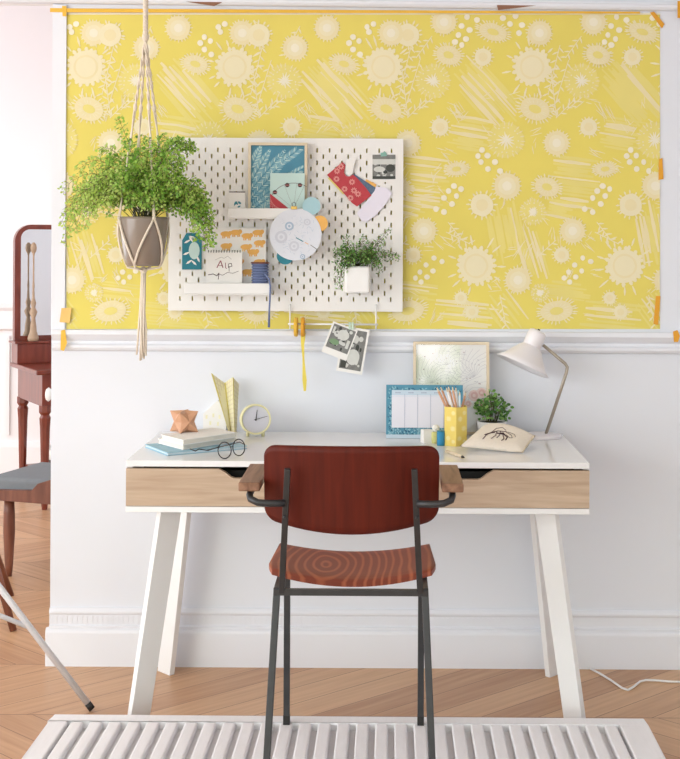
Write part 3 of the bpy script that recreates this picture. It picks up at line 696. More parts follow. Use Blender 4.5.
# hanging fern
HY = -.30; pc = P(143.5, 266, HY); k_ = (HY-CAMY)/F; rim = 25.2*k_; hp = (266-217)*k_
t = thing('hanging_planter', 'taupe pot of maidenhair fern in a knotted cotton rope hanger', 'planter', pc)
prof = [(.0, 0), (16.5*k_, 0), (17.8*k_, 2*k_), (20*k_, 12*k_), (23.6*k_, 32*k_), (25*k_, hp*.93), (25.4*k_, hp), (24*k_, hp), (23.6*k_, hp*.9), (1e-4, hp*.88)]
prof[0] = (1e-4, 0)
MB().lathe(prof[:-1], Matrix.Translation(pc), 48, capa=False, capb=False).build('pot', m_pot, parent=t)
MB().lathe([(1e-4, hp*.86), (23.2*k_, hp*.86)], Matrix.Translation(pc), 32, capa=False, capb=False).build('soil', m_soil, parent=t)
fo = MB(); st = MB(); base = pc + Vector((0, 0, hp*.9))
def HP(a, b, d): return P(a, b, HY+d)
ends = [(62, 190, .02, 105, 145), (60, 225, -.02, 90, 150), (64, 245, .0, 80, 165), (72, 212, -.06, 100, 150), (85, 228, -.08, 105, 165), (95, 180, .05, 115, 140), (78, 170, .03, 110, 135),
        (104, 205, -.1, 118, 160), (108, 160, -.02, 125, 140), (118, 118, .02, 135, 150), (128, 140, -.06, 138, 160), (140, 135, .06, 142, 160), (150, 140, -.08, 148, 155),
        (165, 136, .02, 152, 145), (178, 140, -.02, 160, 140), (194, 150, .03, 180, 128), (170, 160, -.1, 158, 150), (186, 165, -.08, 170, 145), (175, 195, -.12, 170, 150),
        (198, 215, -.04, 195, 150), (204, 240, -.02, 203, 160), (212, 235, .0, 208, 165), (206, 205, .03, 195, 150), (196, 228, -.06, 188, 165), (190, 200, -.1, 180, 155),
        (160, 205, -.13, 158, 165), (145, 208, -.13, 145, 168), (130, 205, -.12, 132, 165), (118, 190, -.12, 125, 155), (120, 175, -.1, 130, 150), (152, 185, -.12, 150, 158),
        (100, 150, .08, 120, 135), (138, 165, -.1, 140, 155), (165, 175, -.1, 160, 155), (88, 195, .05, 108, 150), (110, 215, .05, 112, 165), (180, 180, .05, 175, 145),
        (70, 205, .06, 95, 150), (92, 215, .02, 100, 160), (128, 158, .04, 134, 150), (158, 150, .06, 152, 150), (112, 178, .0, 120, 150), (142, 150, -.04, 142, 160), (210, 222, -.02, 204, 158), (200, 232, -.05, 196, 168), (206, 228, -.01, 200, 172), (211, 246, -.02, 206, 178), (196, 240, -.03, 192, 170), (202, 212, .01, 196, 160), (192, 146, .02, 176, 128), (182, 142, -.04, 168, 132), (66, 215, .0, 92, 152), (74, 232, .02, 96, 158), (86, 214, -.02, 104, 152), (98, 190, -.04, 112, 148), (208, 248, -.03, 206, 172)]
for (ex, ey, d, mx_, my_) in ends:
    b = HP(ex, ey, d); c = HP(mx_, my_, d*.6); a = base + Vector((R.uniform(-.03, .03), R.uniform(-.03, .03), 0))
    lite = ex < 105
    frond(fo, st, a, c, b, .050, 14, 6, .0112, mats=(0, 0, 1) if lite else (0, 1, 2), t0=.22)
for i in range(14):
    an = R.uniform(0, 2*PI); b = base + Vector((.085*math.cos(an), .085*math.sin(an), R.uniform(.04, .12))); c = base + Vector((.04*math.cos(an), .04*math.sin(an), .12))
    frond(fo, st, base, c, b, .05, 11, 6, .011, mats=(0, 1, 2))
fo.build('foliage', [m_l1, m_l2, m_l3], parent=t, auto=False); st.build('fronds', m_stem, parent=t)
# rope hanger
rp = MB()
apex = P(145.5, 37, HY); top = Vector((apex.x, HY, 2.75))
def braid(a, b, r, tw, n=3, rr=.0032, N=40):
    for q in range(n):
        pts = []
        for i in range(N+1):
            s_ = i/N; ph = 2*PI*(q/n + tw*s_); d = Vector((math.cos(ph), math.sin(ph), 0))*r
            pts.append(a + (b-a)*s_ + d)
        rp.tube(pts, rr, 6)
braid(top, apex, .0045, 26, 3, .0045, 150)
rp.ball(apex, .0105, n=8, sc=(1, 1, 1.5))
angs = [math.radians(a) for a in (33, 123, 213, 303)]
def ringp(a, r, z): return pc + Vector((r*math.sin(a), -r*math.cos(a), z))
junc = [ringp(a, rim*1.03, hp*.97) for a in angs]
bots = [ringp(math.radians(a), 17.5*k_, 1.0*k_) for a in (-18, 78, 168, 258)]
for a, j in zip(angs, junc):
    mid = apex + (j-apex)*.39
    braid(apex, mid, .0025, 3, 2, .0028, 24); rp.ball(mid, .0065, n=6, sc=(1, 1, 2.2)); braid(mid, j, .0022, 1.5, 2, .0026, 16)
    rp.ball(j, .006, n=6)
def hug(a0, a1, n=8):
    pts = []
    for i in range(n+1):
        s_ = i/n; a = a0+(a1-a0)*s_; z = hp*.97*(1-s_) + 1.2*k_*s_
        zz = z/k_; r = [25.3, 17.2][0]*0 + (17.9 + (zz-1.5)*(25.4-17.9)/(49-1.5) + 2.0*math.sin(PI*min(1, max(0, zz/49))))
        pts.append(ringp(a, r*k_*1.025, z))
    return pts
B_ = [math.radians(a) for a in (-18, 78, 168, 258)]
for i in range(4):
    rp.tube(hug(angs[i], B_[i]), .0035, 7); rp.tube(hug(angs[i], B_[(i+1) % 4] + (2*PI if i == 3 else 0)), .0035, 7)
kn = pc + Vector((0, 0, -.012))
for b in bots: rp.tube([b, b + Vector((0, 0, -.007)), kn], .0035, 7); rp.ball(b, .005, n=6)
rp.ball(kn, .012, n=8, sc=(1, 1, .9))
for i in range(12):
    a = 2*PI*i/12; e = P(140.5 + R.uniform(-6, 6), R.uniform(352, 361), HY + R.uniform(-.012, .012)); s_ = kn + Vector((.006*math.cos(a), .006*math.sin(a), 0))
    m1 = s_ + (e-s_)*.35 + Vector((R.uniform(-.003, .003), 0, 0)); m2 = s_ + (e-s_)*.7 + Vector((R.uniform(-.004, .004), 0, 0))
    rp.tube([s_, m1, m2, e], [.003, .0034, .0034, .0028], 6)
rp.build('rope_hanger', m_rope, parent=t)

# pegboard pot plant
c = P(357.3, 293, BY-.05); k2 = (BY-.05-CAMY)/F
t = thing('potted_fern', 'small fern in a square white pot hooked on the pegboard', 'plant', c)
hw = 12.6*k2; hh = 27*k2
mb = MB(); mb.box((c.x-hw, c.y-hw*.95, c.z), (c.x+hw, BY-.0003, c.z+hh)); mb.build('pot', m_plast, parent=t, bevel=.008, seg=3)
MB().box((c.x-hw*.85, c.y-hw*.8, c.z+hh), (c.x+hw*.85, BY-.006, c.z+hh+.001)).build('soil', m_soil, parent=t)
fo = MB(); st = MB(); base = c + Vector((0, 0, hh))
for (ex, ey, d, mx_, my_) in ((390, 229, 0, 375, 245), (396, 256, -.03, 382, 245), (399, 258, .0, 385, 250), (335, 262, -.02, 342, 238), (338, 285, -.03, 335, 245), (340, 290, -.01, 340, 250), (346, 236, .0, 350, 250), (335, 252, .0, 345, 245),
        (364, 236, .01, 360, 250), (372, 250, -.04, 368, 250), (350, 252, -.05, 352, 252), (378, 262, -.04, 370, 250), (383, 240, .01, 370, 250), (362, 250, -.05, 360, 255), (345, 270, -.05, 345, 250), (380, 272, -.04, 378, 250), (356, 245, -.02, 357, 255), (343, 246, -.02, 348, 250), (370, 243, -.01, 366, 250), (352, 262, -.06, 352, 255), (366, 262, -.06, 365, 252), (376, 255, -.02, 370, 250)):
    frond(fo, st, base, P(mx_, my_, c.y+d*.6), P(ex, ey, c.y+d), .032, 10, 4, .009, fan=False, mats=(0, 1, 2), t0=.15)
fo.build('foliage', [m_d2, m_d1, m_d3], parent=t, auto=False); st.build('stems', m_stem, parent=t)

# ------------------------------------------------------------------ desk
DX = -.0725; DH = .6465; DYF, DYB = -.60, -.035
t = thing('desk', 'white desk with pale oak drawer fronts and splayed legs', 'desk', Vector((DX, -.3, 0)))
xl, xr = DX-DH, DX+DH
MB().box((xl, DYF, .747), (xr, DYB, DESKZ)).build('desktop', m_lac, parent=t, bevel=.002)
mb = MB(); mb.box((xl, DYF, .620), (xr, DYB, .636)); mb.box((xl, DYF+.022, .636), (xl+.016, DYB, .747)); mb.box((xr-.016, DYF+.022, .636), (xr, DYB, .747)); mb.box((xl+.016, DYB-.016, .636), (xr-.016, DYB, .747))
mb.build('carcass', m_leg, parent=t, bevel=.001)
for (x0, x1, cx0, cx1, side) in ((xl+.0005, DX-.0015, P(219, 470, DYF).x, P(300, 470, DYF).x, 1), (DX+.0015, xr-.0005, P(405, 470, DYF).x, P(494, 470, DYF).x, -1)):
    za, zb_ = .6375, .7415; dp = .026; mb = MB()
    d = thing if False else None
    prof = [(x0, za), (x1, za), (x1, zb_), (cx1, zb_), (cx1-.018, zb_-.010), (cx1-.034, zb_-dp+.003), (cx1-.045, zb_-dp), (cx0+.045, zb_-dp), (cx0+.034, zb_-dp+.003), (cx0+.018, zb_-.010), (cx0, zb_), (x0, zb_)]
    mb.prism([Vector((a, DYF+.018, b)) for a, b in prof], [Vector((a, DYF, b)) for a, b in prof])
    dr = mb.build('drawer', m_oak, parent=t)
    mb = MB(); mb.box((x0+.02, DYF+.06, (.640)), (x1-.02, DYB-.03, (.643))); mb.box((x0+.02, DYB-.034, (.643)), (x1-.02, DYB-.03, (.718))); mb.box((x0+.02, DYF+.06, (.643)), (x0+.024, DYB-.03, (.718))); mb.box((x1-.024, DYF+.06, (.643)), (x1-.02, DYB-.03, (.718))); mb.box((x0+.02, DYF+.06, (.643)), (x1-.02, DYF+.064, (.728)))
    bx = mb.build('drawer_box', m_gap_shade, parent=dr); bx['label'] = 'inside of the drawer with its shade painted near black'
for (sx, sy) in ((-1, -1), (1, -1), (-1, 1), (1, 1)):
    if sy < 0: tp = Vector((DX+sx*.535, -.53, .620)); ft = Vector((DX+sx*.619, -.565, 0))
    else: tp = Vector((DX+sx*.555, -.10, .620)); ft = Vector((DX+sx*.619, -.075, 0))
    d = Vector((-sx, -sy, 0)).normalized(); n_ = Vector((d.y, -d.x, 0)); hw, ht = .036, .0095
    sec = lambda p, q: [p + d*hw*q + n_*ht, p - d*hw*q + n_*ht, p - d*hw*q - n_*ht, p + d*hw*q - n_*ht]
    MB().prism(sec(ft, .92), sec(tp, 1.0)).build('leg', m_leg, parent=t, bevel=.0015)

# ------------------------------------------------------------------ chair
PLZ = .088; CHX = -.077
t = thing('armchair', 'red brown plywood chair with dark steel frame and wooden arms', 'chair', Vector((CHX, -.95, PLZ)))
def V3(x, d, z): return Vector((CHX+x, CAMY+d, z-.012))
def seat_fn(top):
    def g(u, v):
        a = 2*u-1; d = 3.54 - .33*v; wd = .200 + .009*v
        cr = (.021 + .008*v)*(1-a*a)
        z = .578 + .009*v - cr - .007*max(0, (v-.88)/.12)**2 - .010*max(0, (.12-v)/.12)**2
        x_ = a*wd; 
        if v > .85: x_ *= 1 - .06*((v-.85)/.15)**2
        return V3(x_, d, z - (0 if top else .011))
    return g
mb = MB(); mb.grid(seat_fn(True), 20, 16); mb.grid(seat_fn(False), 20, 16)
def edge(fnT, fnB, pts): 
    for (a, b) in zip(pts[:-1], pts[1:]): mb.add([fnT(*a), fnT(*b), fnB(*b), fnB(*a)], [(0, 1, 2, 3)])
loop = [(i/20, 0) for i in range(21)] + [(1, j/16) for j in range(1, 17)] + [(1-i/20, 1) for i in range(1, 21)] + [(0, 1-j/16) for j in range(1, 17)]
edge(seat_fn(True), seat_fn(False), loop)
mb.build('seat', m_seat, parent=t)
# backrest: rounded plate bent around the sitter
W = .210
def bpos(x, z, off):
    s_ = max(0, 1-(x/W)**2); k = (z-.722)/.18
    zz = z - .030*s_*(1-k) + .004*s_*k
    return V3(x, 3.135 - .045*s_ - .03*(k-.5) + off, zz)
def grid_back(off):
    NX, NZ = 32, 12; g = []
    xs = [-1, -.998, -.992, -.98, -.965, -.94, -.91, -.875] + [-.85+1.7*k/16 for k in range(17)] + [.875, .91, .94, .965, .98, .992, .998, 1]
    for i in range(NX+1):
        x_ = W*math.sin(PI/2*(2*i/NX-1))*.35 + .65*W*(2*i/NX-1)
        x_ = W*xs[i]
        ax = abs(x_); r = .028; q_ = max(0, ax-(W-r)); dz = r - math.sqrt(max(0, r*r-q_*q_))
        g.append([bpos(x_, .722+dz + (.18-2*dz)*j/NZ, off) for j in range(NZ+1)])
    return g
mb = MB(); g0 = grid_back(0); g1 = grid_back(.009); NX, NZ = 32, 12
for g in (g0, g1):
    for i in range(NX):
        for j in range(NZ): mb.add([g[i][j], g[i+1][j], g[i+1][j+1], g[i][j+1]], [(0, 1, 2, 3)], 0, True)
for i in range(NX):
    for j in (0, NZ): mb.add([g0[i][j], g0[i+1][j], g1[i+1][j], g1[i][j]], [(0, 1, 2, 3)])
for j in range(NZ):
    for i in (0, NX): mb.add([g0[i][j], g0[i][j+1], g1[i][j+1], g1[i][j]], [(0, 1, 2, 3)])
mb.build('backrest', m_back, parent=t)
fr = MB(); W1 = .0155
for s_ in (-1, 1):
    fr.tube([V3(s_*.166, 3.125, .548), V3(s_*.1625, 3.11, .60), V3(s_*.157, 3.09, .70), V3(s_*.149, 3.066, .855)], W1*.66, 4, rot=PI/4, ref=(1, 0, 0), smooth=False)
    fr.bar(V3(s_*.178, 3.12, .553), V3(s_*.180, 3.52, .553), .014)                      # side rail under the seat
fr.bar(V3(-.185, 3.125, .550), V3(.185, 3.125, .550), .015); fr.bar(V3(-.18, 3.47, .548), V3(.18, 3.47, .548), .015)
fr.build('seat_frame', m_steel, parent=t, bevel=.0015)
for s_ in (-1, 1):
    for (a, b) in ((V3(s_*.177, 3.13, .560), V3(s_*.197, 3.06, PLZ+.024)), (V3(s_*.178, 3.47, .553), V3(s_*.179, 3.49, PLZ+.024))):
        lg = MB().bar(a, b, .0165, ref=(1, 0, 0)).build('leg', m_steel, parent=t, bevel=.002)
        MB().bar(b + (a-b).normalized()*.012, b - Vector((0, 0, .012)), .0175, ref=(1, 0, 0)).build('leg_cap', m_rubber, parent=lg)
    MB().tube([V3(s_*.155, 3.072, .773), V3(s_*.19, 3.066, .773), V3(s_*.218, 3.066, .775), V3(s_*.236, 3.072, .782), V3(s_*.240, 3.090, .789), V3(s_*.241, 3.15, .790), V3(s_*.241, 3.30, .790)], .0085, 10).build('arm_bracket', m_steel, parent=t)
    MB().box((CHX+s_*.240-.0255, CAMY+3.075, .787), (CHX+s_*.240+.0255, CAMY+3.34, .808)).build('armrest', m_arm, parent=t, bevel=.003)
    for z in (.74,):
        MB().ball(V3(s_*(.1535 if z > .76 else .1555), 3.072, z), .004, n=6).build('bolt', m_steel, parent=t)

# ------------------------------------------------------------------ slatted platform
px0, px1 = P(53, 713, CAMY+3.55).x, P(643, 713, CAMY+3.55).x
yb = CAMY+3.55; yf = yb-.85
t = thing('slatted_platform', 'low white slatted wooden platform on the parquet under the chair', 'platform', Vector(((px0+px1)/2, (yb+yf)/2, 0)))
t.rotation_euler.z = -math.radians(.3)
mb = MB(); zt = PLZ
mb.box((px0, yb-.05, .02), (px1, yb, zt)); mb.box((px0, yf, .02), (px1, yf+.05, zt)); mb.box((px0, yf+.05, .02), (px0+.05, yb-.05, zt)); mb.box((px1-.075, yf+.05, .02), (px1, yb-.05, zt))
mb.build('frame', m_plat, parent=t, bevel=.004)
MB().box((px0+.05, yf+.05, zt-.036), (px1-.075, yb-.05, zt-.0222)).build('base_panel', m_plat, parent=t)
ns = 29; a0, a1 = px0+.05, px1-.075; pit = (a1-a0)/ns
for i in range(ns):
    xx = a0 + pit*(i+.5); MB().box((xx-.0168, yf+.05, zt-.022), (xx+.0168, yb-.05, zt-.001)).build('slat', m_plat, parent=t, bevel=.005, seg=3)
for (x_, y_) in ((px0+.05, yf+.05), (px1-.05, yf+.05), (px0+.05, yb-.05), (px1-.05, yb-.05)): MB().box((x_-.03, y_-.03, 0), (x_+.03, y_+.03, .02)).build('foot', m_plat, parent=t)

# ------------------------------------------------------------------ things on the desk, left
def DK(px, py, z=DESKZ): return PZ(px, py, z)
def book(L_, F_, R_, z0, th, ms, name, label, cat, cover=True, bev=.001, group=None):
    L, Fq, Rq = PZ(*L_, z0), PZ(*F_, z0), PZ(*R_, z0); B = L + Rq - Fq
    base = [L, Fq, Rq, B]; ctr = sum(base, Vector())/4
    up = lambda z: [p + Vector((0, 0, z)) for p in base]
    ins = lambda z: [p + (ctr-p)*.025 + Vector((0, 0, z)) for p in base]
    t = thing(name, label, cat, ctr, group)
    cv = MB(); cv.prism(up(.0002), up(.0022)); cv.prism(up(th-.002), up(th)); cv.build('cover', ms[0], parent=t)
    MB().prism(ins(.0022), ins(th-.002)).build('pages', ms[1], parent=t)
    return ctr
book((145, 447.5), (167, 456), (247, 449), DESKZ, .010, (m_lblue, m_lblue2), 'sketch_pad', 'pale blue pad lying at the bottom of the white book stack', 'pad')
z1 = DESKZ+.0105
book((158, 443.5), (183, 450), (236, 442), z1, .015, (m_paper, mat('book_block', (226, 222, 212), .8, var=.05, stretch=(1, 1, 60))), 'book', 'white book lying on the pale blue pad', 'book', group='white books stacked on the desk')
z2 = z1+.0155
ctr = book((161, 439.5), (183, 445.2), (236, 437.5), z2, .015, (m_paper, mat('book_block', (226, 222, 212))), 'book', 'white book at the top of the stack under the copper ornament', 'book', group='white books stacked on the desk')
z3 = z2+.0152
# copper polyhedron
c = PZ(184, 431.5, z3); s_ = .031
mb = MB(); Mx = Matrix.Translation(c + Vector((0, 0, s_*1.0))) @ Matrix.Rotation(math.radians(38), 4, 'Z')
for ax in range(3):
    for sg in (-1, 1):
        def q3(u, v, h):
            p = [0, 0, 0]; p[ax] = sg*s_*h; p[(ax+1) % 3] = u*s_; p[(ax+2) % 3] = v*s_; return Mx @ Vector(p)
        cs_ = [(-1,-1), (1,-1), (1,1), (-1,1)]; ce = q3(0, 0, 1.08)
        for i in range(4):
            a, b = cs_[i], cs_[(i+1) % 4]; m_ = ((a[0]+b[0])/2*.72, (a[1]+b[1])/2*.72)
            A, B = q3(*a, 1), q3(*b, 1); mm = q3(m_[0], m_[1], .72)
            mb.add([A, mm, ce], [(0, 1, 2)]); mb.add([mm, B, ce], [(0, 1, 2)])
tag(mb.build('geometric_ornament', m_copper2, auto=False), 'faceted copper star ornament on top of the white books', 'ornament')
# folded paper ornament and little house
mb = MB(); yA = PZ(232, 433, DESKZ).y
pts = [(211, 373, -.01), (224.5, 383, .025), (232.6, 377, -.008), (239, 384, .022)]; bt = [(229, 433, -.008), (231, 433, .006), (234.3, 433, -.006), (236.5, 433, .006)]
for i in range(3):
    a, b = P(pts[i][0], pts[i][1], yA+pts[i][2]), P(pts[i+1][0], pts[i+1][1], yA+pts[i+1][2]); c_, d_ = P(bt[i+1][0], bt[i+1][1], yA+bt[i+1][2]), P(bt[i][0], bt[i][1], yA+bt[i][2])
    for p in (c_, d_): p.z = DESKZ+.0005
    nn = (b-a).cross(d_-a).normalized(); nn = nn if nn.y < 0 else -nn
    mb.prism([p - nn*.0008 for p in (d_, c_, b, a)], [d_, c_, b, a])
    L_ = lambda s0, s1: (lambda s, w: None)
    for k in range(12):
        f0 = (k+.5)/12; l0, r0 = a+(d_-a)*f0, b+(c_-b)*f0; l1, r1 = a+(d_-a)*(f0+.025), b+(c_-b)*(f0+.025)
        mb.add([p + nn*.0005 for p in (l0, r0, r1, l1)], [(0, 1, 2, 3)], 1)
    for k in range(4):
        f0 = (k+.3)/4; mb.add([p + nn*.0007 for p in (a+(b-a)*f0, a+(b-a)*(f0+.08), d_+(c_-d_)*(f0+.08), d_+(c_-d_)*f0)], [(0, 1, 2, 3)], 1 if k else 2)
    mb.add([p + nn*.0009 for p in (a, a+(b-a)*.10, d_+(c_-d_)*.1, d_)], [(0, 1, 2, 3)], 2)
tag(mb.build('paper_ornament', [m_py, mat('plaid_line', (226, 216, 182), .7), m_py2], auto=False), 'tall folded yellow plaid paper standing beside the clock', 'ornament')
mb = MB(); yB = PZ(215, 433, DESKZ).y + .04
hx0, hx1 = P(203, 430, yB).x, P(226, 430, yB).x; hz = P(215, 404, yB).z; ew = P(215, 414, yB).z
A = [Vector((hx0, yB, DESKZ+.0005)), Vector((hx1, yB, DESKZ+.0005)), Vector((hx1, yB, ew)), Vector(((hx0+hx1)/2+.01, yB, hz+.012)), Vector((hx0, yB, ew))]
mb.prism([p + Vector((0, .04, 0)) for p in A], A)
f = Flat(mb, Vector((hx0, yB, DESKZ)), X, Z)
for (u, v) in ((.008, .04), (.030, .045), (.05, .04), (.02, .02), (.045, .018)): f.rect(u, v, u+.006, v+.012, 1, 1)
tag(mb.build('paper_house', [m_paper, m_py], auto=False), 'small white paper house with yellow windows behind the books', 'ornament')
# clock
c = PZ(256, 436.5, DESKZ); yy = c.y; kk = (yy-CAMY)/F; r = 15.3*kk
cc = P(255.3, 420, yy)
t = thing('desk_clock', 'round pale yellow desk clock with grey face on the white desk', 'clock', Vector((cc.x, yy, DESKZ)))
cc.z = DESKZ + r + .006
M_ = Matrix.Translation(cc) @ Matrix.Rotation(math.radians(14), 4, 'Z') @ Matrix.Rotation(math.radians(84), 4, 'X')
MB().lathe([(1e-4, -.030), (r*.88, -.030), (r*.97, -.024), (r, -.012), (r, .012), (r*.98, .018), (r*.90, .018), (r*.88, .010), (1e-4, .010)], M_, 48, capa=False, capb=False).build('case', m_clk, parent=t)
fc = MB(); fc.lathe([(1e-4, .0125), (r*.87, .0125)], M_, 40, capa=False, capb=False); face = fc.build('dial', m_clkf, parent=t)
def hand(ang, L, wd, nm):
    a = math.radians(ang); d = Vector((math.sin(a), math.cos(a), 0)); n_ = Vector((d.y, -d.x, 0)); z = Vector((0, 0, .0145))
    pts = [-d*L*.15 + n_*wd, -d*L*.15 - n_*wd, d*L - n_*wd*.5, d*L + n_*wd*.5]
    mb = MB(); mb.prism([M_ @ (p+z) for p in pts], [M_ @ (p+z+Vector((0, 0, .0008))) for p in pts]); mb.build(nm, m_black, parent=t)
hand(8, r*.62, .0016, 'hour_hand'); hand(76, r*.78, .001, 'minute_hand')
for s_ in (-1, 1): MB().lathe([(.005, 0), (.006, .02)], Matrix.Translation(Vector((cc.x+s_*r*.5, yy+.006, DESKZ))), 12).build('foot', m_clk, parent=t)
# glasses
g0 = PZ(231, 459, DESKZ); gy = g0.y; gk = (gy-CAMY)/F
t = thing('eyeglasses', 'round black wire glasses leaning on the pale blue pad', 'glasses', g0)
def ringpts(px, py, rx, ry, n=28): return [P(px+rx*math.cos(2*PI*i/n), py+ry*math.sin(2*PI*i/n), gy + .012*(1-math.sin(2*PI*i/n))) for i in range(n)]
for (px, py, rx, ry) in ((224.6, 450.3, 6.6, 8.2), (238.8, 447.4, 6.0, 8.2)):
    MB().tube(ringpts(px, py, rx, ry), .0016, 7, closed=True).build('rim', m_black, parent=t)
    MB().add(ringpts(px, py, rx*.95, ry*.95), [tuple(range(28))]).build('lens', m_glass, parent=t)
MB().tube([P(230.8, 447.5, gy+.008), P(232, 446, gy+.006), P(233.4, 446.6, gy+.008)], .0012, 6).build('bridge', m_black, parent=t)
MB().tube([P(218.5, 447, gy+.012), P(208, 450.5, gy+.05), P(199, 449, gy+.055), P(195.5, 451, gy+.04), P(190, 449, gy+.06)], .0016, 6).build('temple', m_black, parent=t)
MB().tube([P(244.6, 444.5, gy+.012), P(240, 442, gy+.06), P(222, 446.5, gy+.062), P(206, 450.4, gy+.046)], .0016, 6).build('temple', m_black, parent=t)

# ------------------------------------------------------------------ things on the desk, right
def frame_on_desk(x0, y0, x1, ybase, ydep, lean):
    a = P(x0, ybase, ydep); b = P(x1, ybase, ydep); O = Vector((a.x, ydep, DESKZ+.0005))
    w_ = b.x-a.x; top_ = P(x0, y0, ydep+.06*math.sin(lean)*4); h_ = (top_.z-DESKZ)/math.cos(lean)
    return O, w_, h_, Vector((0, math.sin(lean), math.cos(lean)))
O, w_, h_, Vv = frame_on_desk(413, 342, 489.5, 436, -.078, math.radians(7.5))
t = thing('picture_frame', 'thin pale wood frame with pink floral line drawing leaning on the wall', 'picture', O + X*w_/2)
mb = MB(); f = Flat(mb, O, X, Vv); fw = .009
def fbar(u0, v0, u1, v1, d0, d1, m=0): mb.prism([f.pt(u, v) - f.N*d0 for u, v in ((u0,v0),(u1,v0),(u1,v1),(u0,v1))], [f.pt(u, v) + f.N*d1 for u, v in ((u0,v0),(u1,v0),(u1,v1),(u0,v1))], m)
fbar(0, 0, w_, fw, .004, .008); fbar(0, h_-fw, w_, h_, .004, .008); fbar(0, fw, fw, h_-fw, .004, .008); fbar(w_-fw, fw, w_, h_-fw, .004, .008)
mb.build('frame', m_frame, parent=t)
mb = MB(); f = Flat(mb, O, X, Vv); f.rect(fw*.7, fw*.7, w_-fw*.7, h_-fw*.7, 0, 0)
ga, gb, gc = 1, 2, 3
for (u, v, n_, L_) in ((.62, .30, 13, .12), (.80, .62, 12, .09), (.25, .55, 12, .09), (.45, .75, 9, .07)):
    for i in range(n_):
        a = PI*(.05 + .95*i/n_) + (.3 if u > .7 else 0); p0 = (u*w_, v*h_); pts = []
        for k in range(6):
            q_ = L_*k/5; aa = a + .35*math.sin(k*.9); uu = min(max(p0[0]+q_*math.cos(aa), fw), w_-fw); vv = min(max(p0[1]+q_*math.sin(aa), fw), h_-fw); pts.append((uu, vv))
        f.line(pts, .0012, 1, 1)
for i in range(60):
    u, v = R.uniform(.06, .92)*w_, R.uniform(.3, .93)*h_; f.disc(u, v, .0022, 1, 2, 6) if i % 3 == 0 else f.leaf(u, v, R.uniform(0, 6), .010, .003, 1, 1)
for (u, v, r_) in ((.92, .45, .016), (.80, .42, .018), (.72, .33, .012), (.93, .33, .012)):
    u *= w_; v *= h_; u = min(u, w_-fw-r_)
    f.disc(u, v, r_, 2, 3, 16); f.disc(u+.001, v+.001, r_*.65, 3, 4, 12); f.disc(u, v, r_*.3, 4, 3, 8)
mb.build('drawing', [m_paper, mat('line_grey', (206, 203, 206), .7), mat('line_brown', (182, 160, 162), .7), mat('rose_pale', (236, 206, 198), .7), mat('rose', (222, 172, 164), .7)], parent=t, auto=False)
mb = MB(); f = Flat(mb, O, X, Vv); mb.add([f.pt(u, v) + f.N*.0035 for u, v in ((fw*.8,fw*.8),(w_-fw*.8,fw*.8),(w_-fw*.8,h_-fw*.8),(fw*.8,h_-fw*.8))], [(0, 1, 2, 3)])
mb.build('glass_pane', m_glass, parent=t)
# planner
O, w_, h_, Vv = frame_on_desk(386, 384.5, 463, 441, -.165, math.radians(8))
mb = MB(); f = Flat(mb, O, X, Vv); f.slab(w_, h_, .004)
for i in range(1100):
    u, v = R.uniform(.01, w_-.012), R.uniform(.01, h_-.012)
    if .02 < u < w_-.026 and .04 < v < h_-.02: continue
    f.leaf(u, v, R.uniform(0, 6.28), .009, .004, 1, R.choice((1, 1, 2)))
u0, u1, v0, v1 = .0175, w_-.02, h_*.20, h_*.90
f.rect(u0, v0, u1, v1, 2, 3); f.rect(u0, v1-.016, u1, v1, 3, 4)
for i in range(1, 5): f.line([(u0+(u1-u0)*i/5, v0), (u0+(u1-u0)*i/5, v1-.012)], .0011, 4, 5)
f.line([(u0, v1-.020), (u1, v1-.020)], .0007, 4, 4)
f.rect(0, 0, w_, .012, 2, 4)
for i in range(5):
    uu = u0+(u1-u0)*(i+.28)/5
    for k in range(3): f.rect(uu+.006*k, v1-.0095, uu+.006*k+.004, v1-.0065, 4, 5)
tag(mb.build('weekly_planner', [m_blue, m_blue2, m_blue3, mat('planner_white', (226, 226, 236), .7, var=.01), mat('planner_band', (196, 214, 228), .7), mat('planner_line', (150, 160, 186), .7)], auto=False), 'teal bordered weekly planner with five blank columns leaning on the desk', 'planner')
# pencil pot
c = PZ(456, 446.5, DESKZ) + Vector((0, .035, 0)); kk = (c.y-CAMY)/F; r = .0385; hc = P(456, 406, c.y).z - DESKZ
t = thing('pencil_pot', 'yellow flowered hexagonal pencil pot beside the planner', 'pencil pot', c)
hexp = lambda q, z: [c + Vector((q*math.cos(PI/3*i-PI/2), q*math.sin(PI/3*i-PI/2), z)) for i in range(6)]
mb = MB(); o0, o1, i1, i0 = hexp(r, 0), hexp(r, hc), hexp(r*.94, hc), hexp(r*.94, .004)
mb.add(o0+o1+i1+i0, [(i, (i+1) % 6, 6+(i+1) % 6, 6+i) for i in range(6)] + [(6+i, 6+(i+1) % 6, 12+(i+1) % 6, 12+i) for i in range(6)] + [(12+i, 12+(i+1) % 6, 18+(i+1) % 6, 18+i) for i in range(6)] + [(0,5,4,3,2,1), (18,19,20,21,22,23)])
for i in range(6):
    a, b = o0[i], o0[(i+1) % 6]; f = Flat(mb, a, b-a, Z); ww = (b-a).length
    for (u, v, q_) in ((.3, .2, .009), (.7, .45, .010), (.35, .7, .010), (.75, .85, .008), (.75, .12, .007)):
        if f.N.dot((a+b)/2-c) < 0: f.N = -f.N
        for k in range(9): f.leaf(u*ww, v*hc, 2*PI*k/9, q_, .004, 1, 1)
mb.build('pot_wall', [m_cup, m_cup2], parent=t, auto=False)
